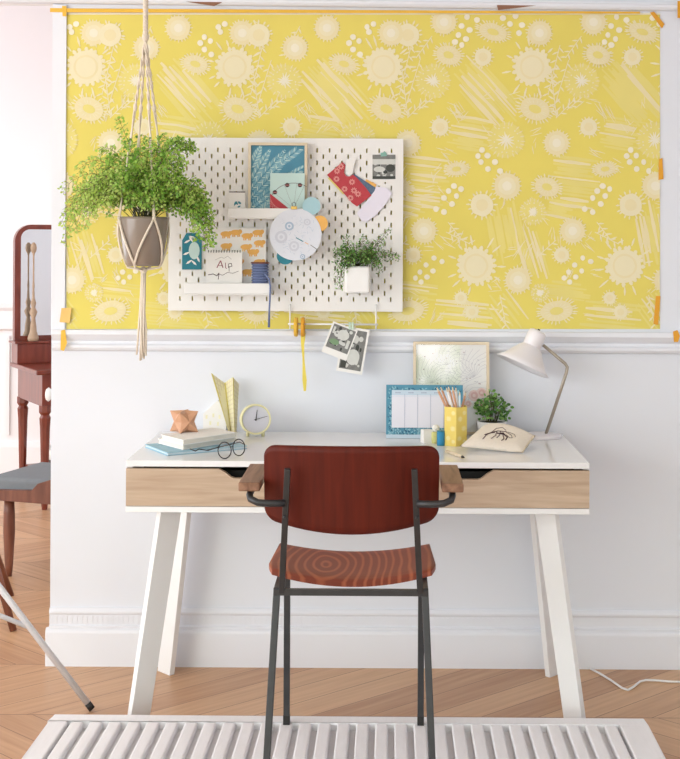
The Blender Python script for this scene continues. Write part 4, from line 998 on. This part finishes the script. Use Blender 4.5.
pcs = [((436, 386), (447, 408), m_copper2), ((440, 385.5), (450, 408), m_copper2), ((446, 386), (453, 408), m_paper), ((448, 385), (455, 408), m_copper2), ((452, 385), (457, 408), m_copper2), ((455.5, 386), (459, 408), m_paper), ((459.5, 390), (460, 408), m_lblue2), ((466, 391), (462, 408), m_copper2)]
names = ['leftmost copper pencil leaning out of the yellow pot', 'second copper pencil from the left in the yellow pot', 'white pencil between the copper ones in the yellow pot', 'upright copper pencil right of the white one in the pot', 'copper pencil at the middle of the yellow pot', 'white pencil right of the middle in the yellow pot', 'pale blue pencil in the yellow pot', 'copper pencil leaning right out of the yellow pot']
for i, ((a, b), (a2, b2), m) in enumerate(pcs):
    yy = c.y + (.012 if i % 2 else -.014); top_ = P(a, b, yy); mid = P(a2, b2, yy); bot = mid + (mid-top_)*((mid.z-DESKZ-.012)/(top_.z-mid.z)); bot.x = max(c.x-.022, min(c.x+.022, bot.x)); bot.y = c.y + (.010 if i % 2 else -.010)
    pt = thing('pencil', names[i], 'pencil', bot, 'pencils in the yellow pot')
    MB().tube([bot, top_ + (bot-top_)*.10], .0038, 6, smooth=False).build('barrel', m, parent=pt)
    MB().tube([top_ + (bot-top_)*.10, top_ + (bot-top_)*.03], [.0038, .0012], 6).build('sharpened_end', m_frame, parent=pt)
    MB().tube([top_ + (bot-top_)*.03, top_], [.0012, .0003], 6).build('lead', m_black, parent=pt)
# little boxes and spools in front of the planner
a = PZ(427, 443.5, DESKZ)
mb = MB(); kk = (a.y-CAMY)/F; M_ = Matrix.Translation(a + Vector((0, .018, 0))) @ Matrix.Rotation(.35, 4, 'Z')
mb.box((-.016, -.013, 0), (.016, .013, .040), 0, M_); tag(mb.build('small_box', m_paper, bevel=.001), 'small white box standing before the planner', 'box')
a = PZ(435.5, 444, DESKZ) + Vector((0, .02, 0))
MB_ = MB(); MB_.lathe([(.011, 0), (.012, .004), (.012, .032), (.010, .034)], Matrix.Translation(a), 20); tag(MB_.build('thread_spool', mat('spool_green', (206, 204, 132), .7, var=.1, scale=120)), 'pale green thread spool between the white box and the blue spool', 'spool', 'thread spools on the desk')
a = PZ(441, 446, DESKZ) + Vector((0, .012, 0))
t = thing('thread_spool', 'blue thread spool left of the yellow pencil pot', 'spool', a, 'thread spools on the desk')
MB().lathe([(.0115, .002), (.0122, .006), (.0122, .038), (.0115, .042)], Matrix.Translation(a), 20).build('thread', m_sblue, parent=t)
for z in (0, .042): MB().lathe([(.012, z), (.012, z+.002)], Matrix.Translation(a), 20).build('spool_end', m_teal, parent=t)
a = PZ(436, 444, DESKZ) + Vector((0, .02, .034))
mb = MB()
for i in range(9):
    ax = Vector((R.uniform(-1, 1), R.uniform(-1, 1), R.uniform(-1, 1))).normalized(); b1 = ax.orthogonal().normalized(); b2 = ax.cross(b1)
    mb.tube([a + Vector((0, 0, .0115)) + (b1*math.cos(2*PI*k/16) + b2*math.sin(2*PI*k/16))*.0095 for k in range(16)], .0022, 5, closed=True)
mb.ball(a + Vector((0, 0, .0115)), .0095); tag(mb.build('yarn_ball', mat('white_yarn', (236, 234, 230), .9)), 'tiny white ball of yarn resting on the pale green spool', 'yarn')
# potted herb
c = PZ(491.5, 437, DESKZ) + Vector((0, -.005, 0)); yy = c.y; hz = P(491, 421, yy).z - DESKZ
t = thing('potted_herb', 'small leafy green plant in a white pot behind the linen pouch', 'plant', c)
MB().lathe([(.036, 0), (.040, .003), (.0465, hz*.95), (.047, hz), (.044, hz), (.043, hz*.9)], Matrix.Translation(c), 32, capb=False).build('pot', m_plast, parent=t)
MB().lathe([(1e-4, hz*.9), (.0435, hz*.9)], Matrix.Translation(c), 24, capa=False, capb=False).build('soil', m_soil, parent=t)
fo = MB(); st = MB(); base = c + Vector((0, 0, hz*.9))
for i in range(30):
    an = R.uniform(0, 2*PI); q_ = .052*math.sqrt(R.random()); e = base + Vector((q_*math.cos(an), q_*math.sin(an)*.8, .080 - 13*q_*q_ + R.uniform(-.018, .012)))
    if i < 4: e = base + Vector((-.008+.008*i, 0, .098-.004*i))
    st.tube([base + Vector((q_*.3*math.cos(an), q_*.3*math.sin(an), 0)), (base+e)/2 + Vector((0, 0, .01)), e], .0009, 4)
    for k in range(7):
        p = e + Vector((R.uniform(-.010, .010), R.uniform(-.010, .010), R.uniform(-.03, .008))); s_ = R.uniform(.008, .013)
        nrm = Vector((R.uniform(-.7, .7), R.uniform(-1, 0), R.uniform(.2, 1))).normalized(); ax = nrm.orthogonal().normalized(); ax = Matrix.Rotation(R.uniform(0, 6.28), 3, nrm) @ ax; bx = nrm.cross(ax)
        fo.add([p, p+ax*s_*.4+bx*s_*.45, p+ax*s_*1.0+bx*s_*.4, p+ax*s_*1.3, p+ax*s_*1.0-bx*s_*.4, p+ax*s_*.4-bx*s_*.45], [(0, 1, 2, 3, 4, 5)], R.choices((0, 1, 2), (3, 4, 3))[0])
fo.build('foliage', [m_d2, m_d1, m_d3], parent=t, auto=False); st.build('stems', m_stem, parent=t)
# linen pouch
TL, TM, TR, BR_, BL_ = P(484, 425, -.285), P(506, 422.5, -.28), P(535.5, 436, -.34), P(523, 453, -.44), P(459.5, 446.5, -.40)
def pouch(u, v, top):
    back = (TL*(1-u)**2 + TM*2*u*(1-u) + TR*u*u) if False else (TL*(1-u) + TR*u + (TM - (TL+TR)/2)*4*u*(1-u)*.75)
    front = BL_*(1-u) + BR_*u
    p = back*(1-v) + front*v; e = min(1, 6*min(u, 1-u))*min(1, 6*min(v, 1-v)); e = e**.6
    puff = .011*e + .0016*math.sin(9*u+3)*math.sin(7*v)*e
    p = p + Vector((0, -.3, 1)).normalized()*(puff if top else -puff*.5)
    p.z = max(p.z, DESKZ + (.004 if top else .001)); return p
mb = MB(); mb.grid(lambda u, v: pouch(u, v, True), 22, 16); mb.grid(lambda u, v: pouch(u, v, False), 22, 16)
t = thing('linen_pouch', 'natural linen pouch with a dark insect sketch lying on the desk', 'pouch', (BL_+BR_)/2)
mb.build('pouch_body', m_cloth, parent=t)
mb = MB()
def ps(pts, w0=.0011):
    q_ = [pouch(u, v, True) + Vector((0, -.0004, .0008)) for u, v in pts]; mb.tube(q_, w0, 5)
ps([(.30,.78),(.31,.62),(.36,.50),(.46,.42),(.60,.40)]); ps([(.28,.62),(.36,.52),(.42,.48)], .0016); ps([(.44,.42),(.46,.58),(.42,.72)]); ps([(.5,.41),(.52,.56),(.50,.66)]); ps([(.36,.5),(.40,.34),(.5,.28),(.58,.36)], .0008)
ps([(.46,.5),(.58,.5),(.66,.58),(.66,.70)], .0018); ps([(.56,.5),(.62,.66),(.60,.74)], .0014); ps([(.60,.42),(.70,.48),(.74,.58),(.70,.60),(.62,.5)], .0007); ps([(.62,.40),(.74,.42),(.78,.52)], .0006); ps([(.50,.5),(.56,.46),(.62,.54)], .0016)
mb.build('insect_sketch', m_ink, parent=t)
# zip edge of the pouch
mb = MB(); mb.tube([pouch(.985, v, True) for v in [i/10 for i in range(11)]], .0018, 6); mb.build('piping', m_frame, parent=t)
# pen
a, b = PZ(446.5, 451, DESKZ+.005), PZ(464.5, 457.5, DESKZ+.005)
t = thing('pen', 'pale wooden pen with black tip lying before the pouch', 'pen', (a+b)/2 - Vector((0, 0, .005)))
MB().tube([a, a+(b-a)*.88], .0042, 10).build('barrel', m_frame, parent=t); MB().tube([a+(b-a)*.88, b], [.0042, .001], 10).build('tip', m_black, parent=t)
# desk lamp
LY = -.12; lb = P(540, 437, LY); lb.z = DESKZ
t = thing('desk_lamp', 'white cone shaded desk lamp with bent steel stem', 'lamp', lb)
MB().lathe([(.066, 0), (.068, .004), (.066, .009), (.03, .012), (1e-4, .012)], Matrix.Translation(lb), 40, capb=False).build('base', m_lamp, parent=t)
s0 = P(546, 433, LY); s0.z = DESKZ+.010; s1_ = P(566.3, 373, LY); s2_ = P(567.3, 367, LY); s2b = P(565, 363.5, LY); s3 = P(543, 345, LY)
MB().tube([s0, s1_, s2_, s2b, s3], .0052, 10).build('stem', m_lampst, parent=t)
A_ = P(538.5, 331, LY); B_2 = P(521.8, 366, LY); ax = (B_2-A_).normalized(); L_ = (B_2-A_).length; kk = (LY-CAMY)/F
ax = (ax + Vector((0, -.12, 0))).normalized()
Mq = Matrix.Translation(A_) @ ax.to_track_quat('Z', 'Y').to_matrix().to_4x4()
Rr = 28.5*kk; rc = 9.3*kk
MB().lathe([(1e-4, 0), (rc*.7, .0), (rc*.95, .005), (rc, .012), (rc, L_*.44), (rc*.9, L_*.46)], Mq, 32, capa=False).build('cap', m_lamp, parent=t)
sh = MB(); sh.lathe([(rc*.85, L_*.40), (rc*1.3, L_*.50), (Rr*.78, L_*.86), (Rr, L_*1.0), (Rr*.985, L_*1.005), (Rr*.76, L_*.87), (rc*1.2, L_*.52)], Mq, 48, capa=False, capb=False); sh.build('shade', m_lamp, parent=t)
MB().ball(Mq @ Vector((0, 0, L_*.72)), .022, n=10).build('bulb', m_paper, parent=t)
MB().tube([A_ - ax*.006, A_ + ax*.001], .004, 10).build('switch', m_steel, parent=t)

# ------------------------------------------------------------------ floor cord, stand
pts = [(590, 668.5), (600, 673.5), (612, 681), (622, 688), (628, 690), (634, 686.5), (640, 681.5), (646, 680), (655, 680.3), (668, 681.5), (682, 682), (700, 681)]
mb = MB(); mb.tube([PZ(a, b, .005) for a, b in pts], .0035, 8)
tag(mb.build('power_cord', m_plast), 'white power cord lying on the parquet by the right desk leg', 'cord')
ft = PZ(92, 709, .006); hub = Vector((-1.40, ft.y-.06, 0))
t = thing('tripod_stand', 'silver metal tripod stand on the parquet at the left edge', 'stand', hub)
MB().tube([hub + Vector((0, 0, .35)), hub + Vector((0, 0, 1.5))], .013, 12).build('pole', m_alu, parent=t)
p0 = P(0, 588, ft.y-.028); dirn = (p0-ft); topz = ft + dirn*((.74)/(dirn.z))
for i in range(3):
    an = 2*PI*i/3; rot = Matrix.Rotation(an, 3, 'Z')
    b = hub + rot @ (ft-hub); a = hub + rot @ (topz-hub)
    lg = MB().tube([a, b + (a-b).normalized()*.018], .0098, 12).build('leg', m_alu, parent=t)
    MB().tube([b + (a-b).normalized()*.022, b], .0103, 12).build('rubber_foot', m_rubber, parent=lg)
    ml = ft + (topz-ft)*((.245)/(topz.z)); m1 = hub + rot @ (ml-hub)
    MB().tube([m1, hub + Vector((0, 0, .41))], .0075, 10).build('brace', m_alu, parent=t)
for z in (.41, topz.z): MB().lathe([(.024, z-.02), (.024, z+.02)], Matrix.Translation(hub), 16).build('collar', m_alu, parent=t)

# ------------------------------------------------------------------ room beyond the opening
th = math.radians(30); FLc = Vector((-1.743, 2.415, 0)); ux = Vector((math.cos(th), math.sin(th), 0)); uy = Vector((-math.sin(th), math.cos(th), 0))
VW, VD, VT = .80, .48, .720
t = thing('vanity_table', 'dark mahogany dressing table with tall mirror beyond the opening', 'dressing table', FLc)
ML = Matrix.Translation(FLc) @ Matrix.Rotation(th, 4, 'Z')
def lb_(lo, hi, name, m, par=t, bev=.002): return MB().box(lo, hi, 0, ML).build(name, m, parent=par, bevel=bev)
lb_((-.04, -.04, VT-.025), (VW+.04, VD+.02, VT), 'table_top', m_mah, bev=.006)
ap = MB(); ap.box((0, 0, VT-.19), (VW, .02, VT-.025), 0, ML); ap.box((0, .02, VT-.19), (.02, VD, VT-.025), 0, ML); ap.box((VW-.02, .02, VT-.19), (VW, VD, VT-.025), 0, ML); ap.box((.02, VD-.02, VT-.19), (VW-.02, VD, VT-.025), 0, ML)
ap.build('apron', m_mah, parent=t)
for (x_, y_) in ((.022, .022), (VW-.022, .022), (.022, VD-.022), (VW-.022, VD-.022)):
    MB().lathe([(.014, 0), (.018, .03), (.017, .05), (.026, VT-.30), (.030, VT-.25), (.022, VT-.235), (.032, VT-.22), (.032, VT-.186)], ML @ Matrix.Translation(Vector((x_, y_, 0))), 8, smooth=False).build('leg', m_mah, parent=t)
lb_((.03, .05, .155), (VW-.03, VD-.04, .17), 'lower_shelf', m_mah)
lb_((-.035, VD-.12, VT+.0005), (VW+.01, VD, VT+.105), 'mirror_plinth', m_mah)
lb_((-.05, VD-.13, VT+.106), (VW+.025, VD+.005, VT+.118), 'plinth_moulding', m_mah)
mz0, mz1 = VT+.118, 1.463; fwid = .032; r_ = .09
def arch(i, z0, z1, r):
    pts = [(i, z0), (VW-i, z0)]
    for k in range(9): a = PI/2*k/8; pts.append((VW-i-r+r*math.cos(a), z1-r+r*math.sin(a)))
    for k in range(9): a = PI/2+PI/2*k/8; pts.append((i+r+r*math.cos(a), z1-r+r*math.sin(a)))
    return pts
o_, i_ = arch(0, mz0, mz1, r_), arch(fwid, mz0+fwid*.8, mz1-fwid*.8, r_*.55); n_ = len(o_)
mb = MB(); toW = lambda p, y: ML @ Vector((p[0]-.035, y, p[1])); y0_, y1_ = VD-.06, VD-.02
vs = [toW(p, y0_) for p in o_] + [toW(p, y0_) for p in i_] + [toW(p, y1_) for p in o_] + [toW(p, y1_) for p in i_]
for k in range(n_):
    j = (k+1) % n_; mb.add(vs, [(k, j, n_+j, n_+k), (2*n_+k, 2*n_+j, 3*n_+j, 3*n_+k), (k, j, 2*n_+j, 2*n_+k), (n_+k, n_+j, 3*n_+j, 3*n_+k)])
fro = mb.build('mirror_frame', m_mah, parent=t)
mb = MB(); mb.prism([toW(p, VD-.034) for p in arch(fwid*.9, mz0+fwid*.7, mz1-fwid*.7, r_*.55)], [toW(p, VD-.045) for p in arch(fwid*.9, mz0+fwid*.7, mz1-fwid*.7, r_*.55)]); mb.build('mirror_glass', m_mirror, parent=fro)
# made-up stand imitating the carved shape reflected in the mirror
c = ML @ Vector((.055, VD-.098, VT)); c.z = VT+.1185
prof = [(.045, 0), (.048, .02), (.030, .06), (.026, .10), (.016, .15), (.034, .19), (.016, .22), (.024, .25), (.012, .28), (.008, .34), (.010, .36), (.007, .40), (.007, .56), (.010, .575), (.022, .59), (.027, .612), (.022, .634), (.008, .648)]
prof = [(a*.62, b*.815) for a, b in prof]
tag(MB().lathe(prof, Matrix.Translation(c), 20).build('reflection_stand_in', m_clay), 'slender turned wooden stand added to imitate a reflection in the dressing table mirror', 'stand')
c = ML @ Vector((.30, .16, VT)); c.z = VT+.0025
mb = MB(); mb.grid(lambda u, v: c + Vector(((u-.5)*.20, (v-.5)*.16, .030*math.sin(PI*u)*math.sin(PI*v)*(1+.4*math.sin(9*u+4*v)) + .001)), 14, 12)
tag(mb.build('folded_cloth', m_paper, solid=.002, off=1), 'small white cloth heaped on the dressing table', 'cloth')
c = ML @ Vector((.24, .24, .1705))
t = thing('round_box', 'white round box with dark band on the dressing table shelf', 'box', c)
MB().lathe([(.158, 0), (.162, .02), (.162, .050), (.155, .056)], Matrix.Translation(c), 40).build('box_body', mat('dark_band', (64, 50, 46), .6), parent=t)
MB().lathe([(.165, .0565), (.165, .10), (.155, .108)], Matrix.Translation(c), 40).build('box_lid', m_paper, parent=t)
# dining chair with grey seat
c = Vector((-1.40, 1.20, 0)); sx0, sx1, sy0, sy1 = -1.63, -1.18, 1.08, 1.52
c = Vector((-1.545, 1.12, 0))
t = thing('dining_chair', 'wooden side chair with grey padded seat beyond the opening', 'chair', c); t.rotation_euler.z = math.radians(-18); DZ = -.03
mb = MB(); pr = [(sx0, .345), (sx1, .345), (sx1, .50), (sx1-.06, .47), (-1.375, .425), (-1.405, .395), (sx0, .385)]
mb.prism([Vector((a, sy0+.022, b+DZ)) for a, b in pr], [Vector((a, sy0, b+DZ)) for a, b in pr]); mb.prism([Vector((a, sy1, b+DZ)) for a, b in pr], [Vector((a, sy1-.022, b+DZ)) for a, b in pr])
mb.box((sx0, sy0+.022, .315), (sx0+.022, sy1-.022, .355)); mb.box((sx1-.022, sy0+.022, .315), (sx1, sy1-.022, .355)); mb.build('seat_rail', m_walnut, parent=t, bevel=.003)
MB().box((sx0+.002, sy0+.024, .335), (sx1-.024, sy1-.024, .407)).build('seat_cushion', m_seatgrey, parent=t, bevel=.02, seg=4)
for (x_, y_) in ((-1.535, 1.12), (-1.22, 1.12), (-1.535, 1.48), (-1.22, 1.48)):
    MB().lathe([(.012, 0), (.017, .05), (.024, .18), (.023, .26), (.020, .315)], Matrix.Translation(Vector((x_, y_, 0))), 14).build('leg', m_walnut, parent=t)
for y_ in (sy0+.03, sy1-.03): MB().tube([Vector((sx1-.02, y_, .43)), Vector((sx1+.02, y_, .62)), Vector((sx1+.06, y_, .80))], .014, 8).build('back_post', m_walnut, parent=t)
mb = MB(); mb.grid(lambda u, v: Vector((sx1+.035+.03*v+.03*math.sin(PI*u), sy0+(sy1-sy0)*u, .66+.16*v)), 12, 4); mb.build('back_panel', m_walnut, parent=t, solid=.014)
# stool mostly left of the frame
fo_ = PZ(13.5, 631, 0); tp_ = Vector((fo_.x-.16, fo_.y+.10, .43)); sc = Vector((fo_.x-.30, fo_.y+.16, 0))
t = thing('wooden_stool', 'brown stool with splayed tapered legs behind the silver stand', 'stool', sc)
MB().lathe([(.17, .43), (.18, .438), (.18, .455), (.17, .462)], Matrix.Translation(sc), 32).build('seat', m_walnut, parent=t)
for i in range(4):
    rot = Matrix.Rotation(PI/2*i, 3, 'Z'); MB().tube([sc + rot @ (fo_-sc), sc + rot @ (tp_-sc)], [.012, .019], 12).build('leg', m_walnut, parent=t)
# porcelain knob on the wall end
kz = P(45, 393, .09).z; kx = XL
t = thing('door_knob', 'white porcelain knob on the left end of the wall', 'knob', Vector((kx, .05, kz)))
Mk = Matrix.Translation(Vector((kx+.0, .05, kz))) @ Matrix.Rotation(-PI/2, 4, 'Y')
MB().lathe([(.024, -.0005), (.024, .004), (.012, .007)], Mk, 24).build('rose', m_plast, parent=t)
MB().lathe([(.010, .006), (.010, .012), (.019, .016), (.023, .022), (.018, .028), (1e-4, .030)], Mk, 24, capb=False).build('knob', m_plast, parent=t)

# ------------------------------------------------------------------ light
sc_ = bpy.context.scene
wd = bpy.data.worlds.new('daylight_world'); sc_.world = wd; wd.use_nodes = True; nt = wd.node_tree; n = nt.nodes; bg = n['Background']
tc = n.new('ShaderNodeTexCoord'); sp = n.new('ShaderNodeSeparateXYZ'); nt.links.new(tc.outputs['Generated'], sp.inputs[0])
def ma(op, a, b=None):
    q_ = n.new('ShaderNodeMath'); q_.operation = op
    for i, v in enumerate((a, b)):
        if v is None: continue
        if isinstance(v, (int, float)): q_.inputs[i].default_value = v
        else: nt.links.new(v, q_.inputs[i])
    return q_.outputs[0]
def band(s, lo, hi): return ma('MULTIPLY', ma('GREATER_THAN', s, lo), ma('LESS_THAN', s, hi))
sx, sy, sz = sp.outputs
win = None
for lo, hi in ((-.62, -.30), (-.14, .058), (.30, .55)):
    b_ = band(sx, lo, hi); win = b_ if win is None else ma('ADD', win, b_)
win = ma('MULTIPLY', ma('MULTIPLY', win, band(sz, -.05, .42)), ma('LESS_THAN', sy, 0.0))
nz = n.new('ShaderNodeTexNoise'); nz.inputs['Scale'].default_value = 38; nz.inputs['Detail'].default_value = 5; nt.links.new(tc.outputs['Generated'], nz.inputs[0])
cr = n.new('ShaderNodeValToRGB'); e = cr.color_ramp.elements; e[0].position = .42; e[0].color = (.16, .26, .09, 1); e[1].position = .58; e[1].color = (1, 1, 1, 1)
nt.links.new(nz.outputs[0], cr.inputs[0])
mx = n.new('ShaderNodeMix'); mx.data_type = 'RGBA'; nt.links.new(win, mx.inputs[0]); mx.inputs[6].default_value = (.92, .96, 1.0, 1); nt.links.new(cr.outputs[0], mx.inputs[7])
nt.links.new(mx.outputs[2], bg.inputs[0])
nt.links.new(ma('ADD', ma('MULTIPLY', win, 4.0), 1.12), bg.inputs[1])
def area(name, loc, tgt, sx_, sy_, e, col=(1, 1, 1)):
    l = bpy.data.lights.new(name, 'AREA'); l.shape = 'RECTANGLE'; l.size = sx_; l.size_y = sy_; l.energy = e; l.color = col
    o = bpy.data.objects.new(name, l); C.objects.link(o); o.location = loc
    o.rotation_euler = (Vector(tgt)-Vector(loc)).to_track_quat('-Z', 'Y').to_euler(); return o
area('window_light', (-4.2, -3.2, 1.6), (0, 0, 1.0), 3.4, 2.6, 105, (.95, .97, 1))
area('far_room_window_light', (-4.6, 1.8, 1.5), (-1.5, 2.4, .9), 2.0, 2.2, 42, (.96, .97, 1))
area('far_room_fill_light', (1.9, 1.9, 1.5), (-1.6, 1.6, 1.0), 1.4, 2.0, 30, (.97, .98, 1))  # added fill lamp without a visible source, brightens what the mirror reflects
vs = sc_.view_settings; vs.view_transform = 'Standard'; vs.look = 'None'; vs.gamma = 1; vs.use_curve_mapping = False; vs.exposure = 0.19
